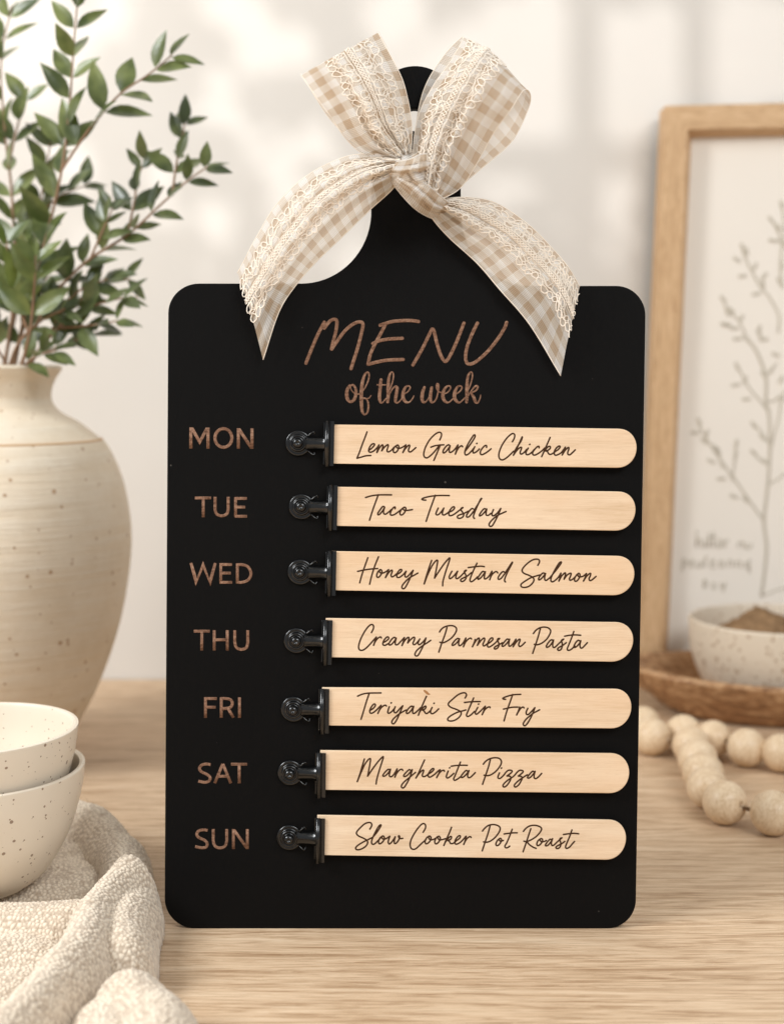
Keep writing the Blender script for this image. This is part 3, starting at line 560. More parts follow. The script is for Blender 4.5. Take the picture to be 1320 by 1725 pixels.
for pts in ([(75, 180, 24), (50, 225, 30), (50, 290, 32), (75, 325, 26), (110, 310, 28), (128, 260, 28), (125, 205, 22), (100, 175, 18), (80, 190, 12), (90, 225, 11), (125, 255, 12), (160, 255, 12), (185, 235, 12)],
            [(170, 250, 12), (210, 200, 12), (240, 130, 14), (245, 80, 16), (230, 62, 14), (205, 90, 22), (185, 160, 30), (177, 250, 32), (178, 340, 32), (185, 410, 26), (205, 440, 16), (232, 415, 18), (240, 350, 18), (225, 305, 14), (200, 290, 10), (190, 296, 9)], [(195, 298, 10), (240, 295, 12), (262, 270, 10)],
            [(352, 128, 28), (345, 200, 30), (338, 280, 30), (345, 325, 24), (365, 332, 14), (398, 295, 12)], [(318, 175, 14), (392, 175, 12)],
            [(405, 270, 10), (440, 190, 12), (462, 110, 14), (458, 68, 14), (440, 65, 14), (422, 110, 24), (415, 200, 30), (415, 280, 30), (410, 330, 26)], [(418, 280, 12), (450, 215, 13), (480, 190, 18), (495, 205, 28), (485, 270, 30), (480, 320, 26), (500, 335, 14), (535, 300, 12)],
            [(540, 265, 12), (585, 240, 12), (610, 205, 14), (600, 185, 14), (570, 195, 20), (550, 240, 30), (548, 290, 32), (570, 325, 26), (600, 330, 14), (630, 300, 12), (643, 272, 10)],
            [(738, 195, 24), (722, 240, 30), (716, 300, 30), (730, 330, 24), (755, 320, 12), (785, 270, 12), (800, 200, 14)], [(802, 198, 26), (792, 260, 30), (792, 315, 26), (812, 332, 16), (842, 300, 14), (860, 230, 14), (862, 180, 20), (850, 168, 20), (845, 200, 14), (862, 235, 12), (900, 245, 12)],
            [(900, 262, 12), (945, 240, 12), (970, 205, 14), (960, 185, 14), (930, 195, 20), (905, 240, 30), (903, 290, 32), (925, 325, 26), (955, 330, 14), (995, 295, 12)],
            [(1000, 265, 12), (1045, 240, 12), (1070, 205, 14), (1060, 185, 14), (1030, 195, 20), (1008, 240, 30), (1005, 290, 32), (1028, 325, 26), (1055, 330, 14), (1098, 290, 12)],
            [(1105, 260, 10), (1140, 190, 12), (1162, 110, 14), (1160, 68, 14), (1142, 65, 14), (1122, 110, 24), (1115, 200, 30), (1115, 280, 30), (1112, 330, 26)], [(1120, 285, 12), (1160, 220, 13), (1195, 185, 18), (1212, 195, 18), (1195, 225, 16), (1155, 245, 14), (1140, 250, 12)], [(1150, 248, 16), (1175, 285, 28), (1190, 325, 26), (1210, 335, 16), (1230, 300, 12), (1237, 265, 9)]):
    put_stroke(m, pts, 14, C_, OFFL)
tag(m.build('lettering', M_ENG, board), 'engraved script words of the week')
DA, DB, DC = (300, 700, 8.8), (300, 930, 8.8), (310, 1160, 6.16)
L_ = lambda *p: (list(p), True, False)
S_ = lambda *p: (list(p), False, False)
def ell(cx, cy, rx, ry): return [(cx + rx * math.cos(a), cy + ry * math.sin(a)) for a in np.linspace(0, 2 * math.pi, 16, endpoint=False)]
DAYS = [('MON', DA, 47, [L_((190, 175), (188, 488)), L_((443, 178), (442, 490)), L_((203, 185), (320, 392), (431, 185)), (ell(672, 332, 125, 138), False, True), L_((893, 188), (893, 492)), L_((1095, 190), (1095, 492)), L_((900, 200), (1088, 480))]),
        ('TUE', DA, 44, [L_((248, 1222), (490, 1222)), L_((372, 1215), (372, 1508)), S_((548, 1205), (548, 1310), (549, 1400), (575, 1462), (645, 1488), (717, 1462), (741, 1400), (742, 1310), (742, 1205)), L_((852, 1210), (852, 1510)), L_((842, 1229), (1018, 1229)), L_((842, 1358), (995, 1358)), L_((842, 1494), (1022, 1494))]),
        ('WED', DB, 43, [L_((190, 160), (268, 447), (370, 190), (472, 447), (552, 163)), L_((632, 165), (632, 468)), L_((622, 186), (800, 186)), L_((622, 312), (782, 312)), L_((622, 450), (802, 450)), L_((878, 168), (878, 468)), S_((872, 188), (950, 189), (1035, 220), (1080, 318), (1040, 412), (950, 448), (872, 449))]),
        ('THU', DB, 44, [L_((232, 1175), (470, 1175)), L_((352, 1168), (350, 1460)), L_((535, 1160), (535, 1460)), L_((728, 1160), (728, 1460)), L_((535, 1302), (728, 1302)), S_((840, 1160), (840, 1260), (842, 1350), (868, 1420), (938, 1445), (1008, 1420), (1031, 1350), (1032, 1260), (1032, 1160))]),
        ('FRI', DC, 31, [L_((223, 90), (222, 305)), L_((218, 105), (340, 105)), L_((218, 195), (328, 195)), L_((387, 92), (385, 305)), S_((382, 106), (440, 106), (485, 120), (501, 155), (485, 192), (440, 207), (385, 207)), L_((452, 200), (512, 304)), L_((575, 92), (575, 305))]),
        ('SAT', DC, 31, [S_((275, 792), (235, 785), (185, 795), (160, 830), (180, 865), (240, 895), (270, 925), (260, 960), (215, 975), (148, 962)), L_((318, 985), (402, 783)), L_((402, 783), (485, 985)), L_((352, 912), (455, 912)), L_((487, 787), (655, 787)), L_((572, 780), (572, 985))]),
        ('SUN', DC, 31, [S_((245, 1475), (205, 1468), (155, 1478), (132, 1512), (152, 1548), (210, 1575), (240, 1608), (230, 1645), (185, 1655), (115, 1642)), S_((303, 1460), (303, 1530), (304, 1590), (325, 1640), (372, 1656), (421, 1640), (442, 1590), (443, 1530), (443, 1460)), L_((512, 1460), (512, 1668)), L_((656, 1460), (656, 1668)), L_((518, 1470), (650, 1655))])]
for word, tf, w, strokes in DAYS:
    m = MB()
    for k, (pts, sharp, closed) in enumerate(strokes): put_stroke(m, pts, w, tf, OFFL + k * 0.000012, sharp, closed, rnd=False)
    tag(m.build('lettering', M_ENG, board), 'engraved weekday ' + word)
# ------------------------------------------------------------------ wooden menu sticks
STICKS = [((565.7, 714.8), (564.5, 780.7), (1041, 722), 1072, (1038, 788)), ((569.4, 819.8), (567.6, 885.7), (1041, 828), 1070, (1035, 894)), ((567.6, 928.5), (564.5, 994.3), (1039, 936.6), 1068, (1031.6, 1003)),
          ((562.6, 1041.6), (560.8, 1107.4), (1036.5, 1048.4), 1066, (1028.5, 1115)), ((556.4, 1158.5), (555, 1222.5), (1034.7, 1161), 1063, (1028.5, 1227.5)), ((553.3, 1264.7), (552, 1331), (1028.5, 1269.7), 1059.5, (1025, 1336.8)), ((548.3, 1374), (547, 1441), (1025.3, 1382), 1054, (1019, 1449))]
SOFF = 0.0052
TEXTS = ['Lemon Garlic Chicken', 'Taco Tuesday', 'Honey Mustard Salmon', 'Creamy Parmesan Pasta', 'Teriyaki Stir Fry', 'Margherita Pizza', 'Slow Cooker Pot Roast']
def stick(i):
    tl, bl_, tr, xr, br = STICKS[i]; ex = 14
    c = ((tr[0] + br[0]) / 2, (tr[1] + br[1]) / 2); ang = math.degrees(math.atan2(br[1] - tr[1], br[0] - tr[0])); ry = math.hypot(br[0] - tr[0], br[1] - tr[1]) / 2; rx = xr - c[0]
    pts = [(tl[0] - ex, tl[1])]
    u = np.array([br[0] - tr[0], br[1] - tr[1]]) / 2
    for a in np.linspace(-90, 90, 22): pts.append((c[0] + u[0] * math.sin(R(a)) + rx * math.cos(R(a)) ** 0.92, c[1] + u[1] * math.sin(R(a)) + (rx * (c[1] - (tl[1] + bl_[1]) / 2) / (c[0] - tl[0])) * math.cos(R(a))))
    pts += [(bl_[0] - ex, bl_[1])]
    o3 = bl((tl[0] + br[0]) / 2, (tl[1] + br[1]) / 2, SOFF)
    ring = [(bl(*p, SOFF) - o3)[:2] for p in pts]
    o = plate('menu_stick', ring, [], 0.0021, 0.0004, M_STICK, matrix=BM @ Matrix.Translation(o3))
    tag(o, 'flat birch wood stick reading %s held by a clip' % TEXTS[i], 'menu stick', 'wooden menu sticks')
    m = MB()
    for tf, pts in INK[i]: put_stroke(m, pts, 0, tf, SOFF + 0.00002, org=o3) if False else put_stroke(m, pts, 2.75 * tf[2], tf, SOFF + 0.00002, org=o3)
    m.build('lettering', M_INK, o)
    if i == 4:
        m = MB(); put_stroke(m, [(780, 85, 18), (800, 100, 26), (820, 118, 24), (840, 125, 10)], 20, (590, 1150, 6.286), SOFF + 0.00001, org=o3); m.build('wood_knot', M_KNOT, o)
    return o
# pen strokes of the seven dishes, in zoomed photograph pixels; ';' starts a new stroke
def pen(tf, txt):
    return [(tf, [tuple(float(c) for c in p.split(',')) for p in s.split()]) for s in txt.split(';') if s.strip()]
def dots(tf, *pp): return [(tf, [(x - 3, y + 3), (x + 3, y - 3)]) for x, y in pp]
a, b = (590, 700, 6.6), (780, 700, 6.6)
I1 = pen(a, '''185,180 165,235 130,325 100,410 72,475; 72,475 120,462 175,447 228,444; 205,385 235,365 262,335 268,318 255,312 232,325 212,355 203,385 210,405 235,405 265,388 300,352 318,325; 318,325 306,362 294,412; 294,412 315,372 342,335 358,326 362,342 352,378 347,392;
347,392 375,355 402,330 418,324 420,342 408,378 410,400 428,402 455,385 485,352; 520,330 495,345 478,375 478,402 492,412 515,400 533,370 538,345 528,328 515,332 510,348 525,362 555,362 590,345 618,325; 618,325 605,360 582,412; 582,412 605,375 635,340 655,328 658,345 645,380 650,400 670,403 700,380 728,355;
992,272 1008,235 1012,205 1000,188 975,188 935,212 880,270 835,350 815,420 822,458 850,470 890,445 935,400 970,355 990,325; 1000,325 975,385 950,445 926,500; 892,352 940,335 990,328 1040,325;
1105,335 1090,325 1065,340 1038,375 1028,405 1038,415 1060,402 1090,365 1108,335; 1108,335 1098,375 1100,405 1118,408 1150,385 1175,355 1195,325; 1195,325 1185,365 1165,430; 1165,430 1185,385 1210,350 1235,335 1247,348''')
I1 += pen(b, '''22,395 60,345 105,280 130,235 128,215 112,222 85,262 45,330 20,390 18,425 32,438 60,425 95,390 118,362; 128,345 110,385 108,410 122,415 155,395 180,370; 258,355 258,335 240,335 210,365 190,400 192,428 212,434 250,415 285,390 310,368;
545,292 565,255 572,220 558,200 530,208 480,255 430,330 400,405 395,455 410,485 440,492 480,470 525,430 560,395; 655,235 630,290 590,375 556,442; 565,405 600,345 640,285 657,240; 556,442 585,400 620,362 645,352 645,370 632,405 636,425 655,425 685,400 705,375;
722,360 702,395 695,420 708,435 735,428 770,400 790,375; 842,360 840,342 820,348 790,380 770,412 775,435 800,438 835,420 875,390 905,360; 965,242 940,300 905,380 870,458; 885,420 915,375 945,345 965,345 965,365 940,385 912,392; 912,392 935,400 945,420 965,432 995,420 1030,395;
1012,400 1045,385 1070,360 1075,342 1060,340 1035,360 1015,390 1010,420 1022,440 1050,435 1085,415 1110,385 1135,350; 1135,350 1120,390 1098,440; 1098,440 1125,395 1155,362 1172,355 1172,375 1160,410 1165,432 1185,435 1215,410 1245,380''') + dots(b, (150, 310), (738, 320))
a = (600, 810, 5.077)
I2 = pen(a, '''78,143 130,128 200,120 302,120; 188,118 165,180 140,250 112,338; 240,222 225,220 205,245 185,275 185,290 200,285 225,255 242,225; 242,225 232,260 235,280 250,285 275,268 300,245; 330,240 332,225 318,228 298,255 290,282 300,294 325,288 355,268 378,250;
405,228 385,245 372,275 380,292 400,285 420,255 422,232 408,226 400,240 412,252 440,252 480,246; 595,165 570,163 560,155 590,142 650,130 720,125 795,126; 675,122 650,190 625,260 596,348; 700,232 688,258 680,282 690,292 710,282 735,252 748,232; 748,232 738,262 735,285 750,292 775,278 800,258;
792,268 820,255 838,235 835,222 818,228 798,255 790,285 800,298 825,292 860,268 890,245 912,228; 912,228 900,232 893,245 905,265 918,285 910,308 888,320 868,318 863,305 880,292 920,278 960,258;
1000,240 985,238 960,265 942,295 945,310 965,305 995,270 1030,215 1065,160 1072,150 1060,160 1030,225 1005,285 1000,310 1010,322; 1105,240 1090,240 1070,262 1052,290 1055,300 1075,290 1100,262 1115,240; 1115,240 1108,275 1110,292 1128,295 1150,278;
1172,245 1160,275 1160,295 1175,298 1205,275 1235,235; 1235,235 1215,285 1185,345 1160,385 1140,388 1135,370 1155,340 1200,300 1250,275 1280,262''')
a, b = (590, 920, 6.286), (800, 920, 6.286)
I3 = pen(a, '''185,122 150,220 120,310 98,390; 298,112 260,205 225,315 203,405; 75,268 150,252 225,242 290,238; 312,250 290,275 278,310 285,330 305,325 330,290 332,262 318,248 308,262 315,282 345,285 380,268 405,248; 405,248 392,285 370,335; 370,335 395,295 420,265 440,255 442,272 430,305 438,325 460,318 490,292;
490,300 520,285 542,262 540,248 522,252 500,280 490,315 498,332 525,328 560,300 590,265; 590,265 578,300 580,325 600,325 630,295 665,255; 665,255 640,320 605,395 575,445 552,450 545,430 565,395 620,340 680,305 715,285;
860,150 830,235 800,330 780,402; 780,402 815,310 860,215 900,160 920,150 922,170 908,250 890,340; 890,340 935,270 990,190 1040,132 1052,128 1045,160 1010,265 980,370 976,422; 1075,265 1055,300 1045,330 1055,345 1085,325 1115,290 1135,265; 1135,265 1120,305 1115,335 1130,345 1160,325 1190,295 1228,255;
1228,255 1212,260 1205,275 1218,300 1225,330 1210,360 1185,375 1168,370 1170,352 1200,335 1240,315 1280,280''')
I3 += pen(b, '''-75,228 0,218 60,213 98,218; 20,180 -10,240 -40,310 -55,360 -40,378 -5,355 25,325; 95,272 80,268 55,295 30,335 32,352 55,340 85,305 108,270; 108,270 98,315 98,345 115,345 145,320 178,265; 178,265 170,310 153,358; 153,358 170,315 200,280 225,270 240,285;
310,275 290,272 262,300 243,335 248,352 270,345 300,310 340,250 385,180 395,172 385,195 345,270 315,340 312,370 322,380; 662,205 680,170 675,145 645,138 600,150 545,190 505,235 497,265 520,290 570,310 612,335 622,360 605,395 565,428 515,438 485,425 490,400 530,370 590,335 650,315 690,305;
735,290 718,285 695,305 672,340 675,358 700,345 730,310 745,288; 745,288 735,330 738,358 755,362 790,335; 790,335 840,275 890,210 912,175 905,168 885,185 845,250 810,320 800,360 812,378 840,368 880,330 908,285; 908,285 900,325 885,372; 885,372 910,325 940,290 955,285 955,305 942,345 940,352;
940,352 970,310 1000,290 1015,290 1010,315 998,345 1005,362 1030,352 1060,325; 1095,288 1070,310 1052,345 1055,370 1078,368 1105,330 1108,300 1095,288 1085,305 1100,325 1140,320 1178,290; 1178,290 1165,330 1145,372; 1145,372 1175,325 1205,295 1222,290 1218,315 1205,345 1215,365 1240,355 1280,320''')
a, b = (590, 1035, 6.286), (800, 1035, 6.286)
I4 = pen(a, '''222,195 242,155 245,125 230,108 200,120 155,175 110,260 88,330 92,370 118,382 150,370 190,335 235,285 275,240; 275,240 262,280 245,330; 245,330 265,285 295,250 320,240 328,252; 345,300 375,285 402,262 405,245 388,240 362,265 345,300 345,322 368,328 400,310;
478,250 460,245 432,270 408,310 412,325 435,318 465,285 485,250; 485,250 475,295 478,320 500,320 530,290 572,245; 572,245 562,285 545,332; 545,332 570,285 600,250 618,245 618,262 605,305; 605,305 635,270 665,245 680,248 675,275 662,305 672,322 695,310 725,275;
735,260 720,290 718,315 735,320 770,290 800,250; 800,250 780,310 745,385 715,435 692,440 683,420 705,380 760,335 815,300 850,275; 1022,140 1000,215 965,310 935,402; 942,188 965,155 1000,132 1050,120 1095,125 1122,150 1115,190 1075,245 1020,285 975,302 945,295;
1150,262 1135,255 1108,275 1078,315 1080,330 1105,320 1135,290 1155,258; 1155,258 1145,300 1148,328 1165,330 1195,300 1222,250; 1222,250 1212,295 1195,345; 1195,345 1215,300 1245,265 1270,252 1282,262''')
I4 += pen(b, '''0,265 -10,300 -30,345; -30,345 -5,300 25,260 42,252 42,275 22,330; 22,330 55,285 85,255 100,255 98,280 82,315 90,335 112,325 145,295; 130,315 160,295 185,270 185,252 168,252 145,280 130,318 135,345 160,342 205,310 260,255; 260,255 242,258 235,275 248,300 252,330 238,355 215,368 202,362 210,345 245,325 290,300;
358,270 340,262 315,285 285,325 290,340 312,330 345,295 365,262; 365,262 355,310 358,335 375,335 405,305 432,262; 432,262 422,300 400,345; 400,345 430,300 460,268 475,265 472,285 460,320 470,340 492,332 530,295; 690,150 670,225 640,320 608,415; 615,205 640,172 680,145 730,135 775,145 798,172 790,210 755,265 705,305 660,322 625,318;
820,275 805,270 780,292 755,332 758,350 785,338 815,300 830,270; 830,270 820,318 825,348 845,348 880,315 938,262; 938,262 922,268 912,282 920,305 920,345 905,375 882,382 872,370 885,352 925,330 965,300; 1045,180 1020,250 990,325 975,365 985,382 1015,372 1055,335; 945,232 1000,222 1060,218 1118,222;
1105,282 1090,275 1065,298 1045,338 1050,352 1075,340 1105,305 1118,278; 1118,278 1108,325 1115,355 1135,355 1160,330 1188,300''')
a, b = (590, 1150, 6.286), (740, 1150, 6.286)
I5 = pen(a, '''75,145 130,122 200,112 325,110; 200,112 170,200 140,300 112,390; 208,295 240,275 262,248 262,230 245,230 222,258 205,295 210,322 235,322 275,292 310,255 325,240; 325,240 312,280 290,328; 290,328 315,280 345,250 370,240 382,250; 412,255 400,290 395,318 410,325 440,305 465,275;
475,255 462,290 465,315 485,318 520,280 555,245; 555,245 530,305 495,385 465,432 445,435 438,415 460,380 520,330 590,290; 660,258 645,250 615,275 592,312 598,328 622,318 650,285 670,250; 670,250 658,300 662,325 680,325 715,295 745,265; 805,145 775,210 745,280 718,348; 730,315 760,275 790,250 800,258 790,278 762,292; 762,292 780,302 790,320 810,328 845,300;
865,262 850,295 850,322 870,330 900,312 935,278''') + dots(a, (432, 216), (885, 220))
I5 += pen(b, '''270,165 285,135 275,112 245,110 195,130 135,180 98,215 95,240 125,265 180,285 222,308 228,335 205,370 160,400 115,408 88,398 92,375 130,345 190,315 245,300 280,290; 362,162 330,235 300,305 285,345 300,360 335,340 370,305; 262,212 320,205 380,202 432,202; 405,262 385,300 378,325 392,335 425,310 465,270 485,250; 485,250 470,295 450,342; 450,342 475,295 505,265 530,258 535,268;
700,178 675,175 672,165 710,148 780,130 860,125; 775,125 745,210 710,310 682,408; 675,282 720,272 770,262 830,260; 848,258 835,300 815,345; 815,345 840,300 865,268 885,260 895,270; 935,272 918,310 920,335 940,338 975,305 1010,265; 1010,265 985,330 945,410 910,455 890,452 888,430 920,385 985,330 1030,305 1060,288''') + dots(b, (413, 228))
a, b = (590, 1260, 6.286), (740, 1260, 6.286)
I6 = pen(a, '''148,118 125,195 100,280 72,360; 72,360 105,280 150,180 190,125 210,115 212,135 198,220 182,302; 182,302 230,230 290,150 338,98 348,98 342,125 310,225 280,330 272,385; 418,235 400,228 372,252 345,288 350,302 375,292 405,260 425,225; 425,225 412,280 415,302 435,305 465,275 495,222; 495,222 485,265 470,312; 470,312 490,270 520,235 545,228 555,240;
640,240 622,232 595,255 565,290 570,305 598,295 630,262 655,230; 655,230 630,310 595,380 565,422 545,422 540,402 565,365 630,310 690,260; 785,128 750,205 715,280 692,322; 692,322 725,275 760,240 775,240 770,262 760,290 770,305 795,300 830,275; 822,278 855,260 880,235 880,220 862,225 840,250 822,285 828,308 850,308 890,282 930,245 950,232; 950,232 935,275 912,318; 912,318 935,275 965,245 988,238 995,250;
1035,245 1020,285 1015,310 1030,320 1062,300 1095,270; 1165,150 1135,225 1105,300 1092,330 1105,345 1135,330 1175,300; 1065,195 1120,188 1180,185 1238,186; 1240,248 1225,240 1200,262 1172,300 1178,315 1202,305 1235,270 1255,240; 1255,240 1240,290 1248,315 1270,312 1300,285 1322,262''') + dots(a, (1050, 212))
I6 += pen(b, '''540,112 520,195 485,300 455,388; 462,175 490,142 535,115 590,105 635,115 655,145 645,185 605,240 555,280 510,295 470,290; 635,265 620,300 620,320 640,325 675,295 700,262; 700,262 725,240 755,238 768,248 755,268 712,300; 712,300 740,300 755,315 748,345 720,390 690,415 672,408 678,385 720,345 780,305 818,262;
818,262 845,240 872,240 885,250 872,270 832,300; 832,300 860,302 875,318 866,345 840,390 808,415 792,408 798,385 840,345 890,310 930,285; 1000,255 985,248 960,272 932,308 938,322 962,312 992,278 1012,248; 1012,248 1000,295 1005,322 1025,325 1055,300 1082,270''') + dots(b, (655, 215))
a, b = (590, 1370, 6.286), (780, 1370, 6.286)
I7 = pen(a, '''205,172 225,135 220,108 195,100 150,115 100,160 70,195 65,220 90,245 145,270 178,295 180,325 155,358 105,385 68,388 55,372 75,345 130,310 190,280 235,258; 235,258 280,205 315,150 325,128 312,128 290,155 250,230 225,295 228,325 250,330 285,300 320,262; 340,245 315,262 298,300 305,325 328,318 355,285 358,255 342,242 332,258 345,275 375,272 418,245;
418,245 405,280 400,310 412,328 435,310 460,275 475,250; 475,250 465,290 465,318 480,322 505,295 522,258 515,240 508,250 525,270 555,268; 768,205 792,165 795,130 778,112 750,122 700,180 650,265 632,325 640,370 668,385 700,372 745,330 800,280; 830,245 805,265 790,300 798,325 822,318 850,285 852,258 838,243 828,258 840,280 870,282 900,268;
925,248 905,268 892,300 900,325 922,320 948,285 950,260 935,245 925,260 938,282 970,282 1010,270; 1070,150 1045,215 1015,280 988,345; 1000,315 1030,275 1058,248 1070,255 1060,278 1032,292; 1032,292 1048,302 1060,322 1085,322 1115,300; 1108,300 1140,280 1162,258 1160,240 1142,245 1118,272 1105,305 1112,328 1138,325 1175,300 1215,255 1225,245; 1225,245 1215,290 1198,335; 1198,335 1220,290 1245,260 1268,250 1278,260''')
I7 += pen(b, '''285,130 262,215 230,310 200,402; 202,192 230,158 270,130 320,122 370,135 390,160 380,200 340,255 290,295 245,310 212,305; 385,270 362,290 345,325 352,345 375,338 402,300 402,275 388,268 380,285 395,298 425,290; 518,170 490,245 460,315 440,350 450,368 472,365 492,350; 430,222 480,215 530,210 572,210;
715,165 690,240 660,330 632,412; 635,195 660,165 700,138 755,130 805,142 828,165 815,200 770,250 715,285 670,302 640,298; 670,300 700,335 740,362 772,375; 812,275 790,295 778,325 785,345 808,338 835,305 838,280 822,270 812,285 825,302 855,302 880,290; 935,285 918,278 895,300 870,335 875,348 900,338 930,300 945,270; 945,270 932,315 938,342 958,340 990,310 1045,262;
1045,262 1028,268 1020,285 1030,310 1030,345 1012,372 988,375 980,362 1000,345 1040,325 1075,300; 1150,178 1125,250 1095,320 1082,360 1095,375 1125,360 1155,325 1178,300; 1058,228 1110,220 1170,215 1222,220''')
INK = [I1, I2, I3, I4, I5, I6, I7]
for i in range(7): stick(i)
# ------------------------------------------------------------------ black push-pin clips
k = 1 / PXM
def make_clip():
    root = empty('pin_clip')
    m = MB()
    pr = np.array([(20.5, 0), (21.5, 2), (21, 4.5), (19, 5.5), (17, 5), (15.5, 4.6), (14.5, 5.5), (14.5, 10), (13.5, 12.5), (11.5, 13), (10.5, 12), (9, 12), (8.4, 13), (8.2, 18), (7, 20.5), (4.5, 22), (2.6, 22.2), (2.2, 21), (0.01, 20.6)]) * k
    m.lathe(pr, 48); m.build('push_pin', M_CLIP, root)
    m = MB(); a = np.linspace(-20, 200, 15)                      # arched neck between pin and jaw
    sec = lambda x, w, h: [(x * k, w * math.cos(R(t)) * k, (1.5 + h * max(math.sin(R(t)), -0.1)) * k) for t in a]
    m.grid(np.array([sec(13, 12.5, 9), sec(20, 12, 10), sec(30, 11.5, 12), sec(40, 12.5, 14), sec(44, 14, 15.5), sec(47, 18, 17)])); m.build('neck', M_CLIP, root)
    m = MB()
    for s in (1, -1):                                            # ends of the wire spring beside the neck
        m.tube(catmull(np.array([(16, s * 12, 8), (22, s * 17, 9), (26, s * 19, 8), (28, s * 15, 6)]) * k, 4), 1.3 * k, 6)
    m.build('spring', M_CLIP, root)
    m = MB()
    m.tube(np.array([(48.5, -38, 19), (48.5, 37.5, 19)]) * k, 4.2 * k, 16, (0, 0, 1)); m.tube(np.array([(48, -37, 7), (48, 37, 7)]) * k, 4.4 * k, 12, (0, 0, 1))
    prof = [(45, 17), (47, 20), (50, 21.5), (52.2, 20), (52.8, 18.6), (53.6, 19.8), (55, 20.3), (59, 20.1), (60.2, 19.4), (60.4, 18.4), (57, 17.8), (50, 18.0)]
    m.grid(np.array([[(x * k, y * k, z * k) for x, z in prof] for y in np.linspace(-37, 37, 6)])); m.build('jaw', M_CLIP, root, smooth=True)
    m = MB(); m.box((51 * k, 0, 5 * k), (9 * k, 35 * k, 1.0 * k)); m.build('back_jaw', M_CLIP, root, smooth=False, bevel=0.0002)
    return root
CLIPS = [(502.5, 746.5, 1.1), (508, 853.5, 1.3), (506, 963.5, 1.2), (499.5, 1079, 1.2), (494.5, 1194.5, .6), (489, 1301.5, .6), (487.5, 1410.5, 1.0)]
DAYN = ['Monday', 'Tuesday', 'Wednesday', 'Thursday', 'Friday', 'Saturday', 'Sunday']
c0 = make_clip()
for i, (px, py, ang) in enumerate(CLIPS):
    o = c0
    if i:
        o = c0.copy(); COL.objects.link(o)
        for ch in c0.children: q = ch.copy(); COL.objects.link(q); q.parent = o
    o.matrix_world = BM @ Matrix.Translation(bl(px, py)) @ Matrix.Rotation(R(-ang), 4, 'Z')
    tag(o, 'black metal push-pin clip gripping the %s stick' % TEXTS[i], 'clip', 'black push-pin clips')
# ------------------------------------------------------------------ ribbon bow
BOW0 = bl(705, 305, 0.0)
bow = empty('ribbon_bow', mat=BM @ Matrix.Translation(BOW0)); tag(bow, 'beige gingham ribbon bow with cream lace tied round the handle', 'bow')
def patch(rows, nu=40, nv=12, ripple=(0, 1, 0), even=False):
    Rw = np.array([[list(p) for p in r] for r in rows], float)
    V = np.array([catmull(Rw[:, j], nv) for j in range(Rw.shape[1])]).transpose(1, 0, 2)   # (len, 3, 3)
    G = []
    for i, r in enumerate(V):
        q = catmull(r, nu // (len(r) - 1)); u = np.linspace(0, 1, len(q)); t = i / (len(V) - 1)
        amp, fr, ph = ripple; g = amp * ((1 - t) ** 2 * 0.9 + 0.16) if not even else amp
        if even: q[:, 2] += amp * (np.abs(np.sin(u * fr * 3.1416 + ph + .5 * t)) ** .6 - .6) * np.sin(np.pi * np.clip(u, .04, .96)) ** .4
        else: q[:, 2] += g * np.sin(u * fr * 6.283 + ph + 0.8 * t) * np.sin(np.pi * np.clip(u * 1.04, 0, 1)) ** .5
        q[:, 2] += 0.5 * np.sin(t * 17 + u * 5 + ph) + 0.55 * np.sin(t * 37 + u * 8 + ph) * np.sin(u * 14 - t * 9 + ph)
        G.append([bl(x, y, h * 0.001) - BOW0 for x, y, h in q])
    return np.array(G)
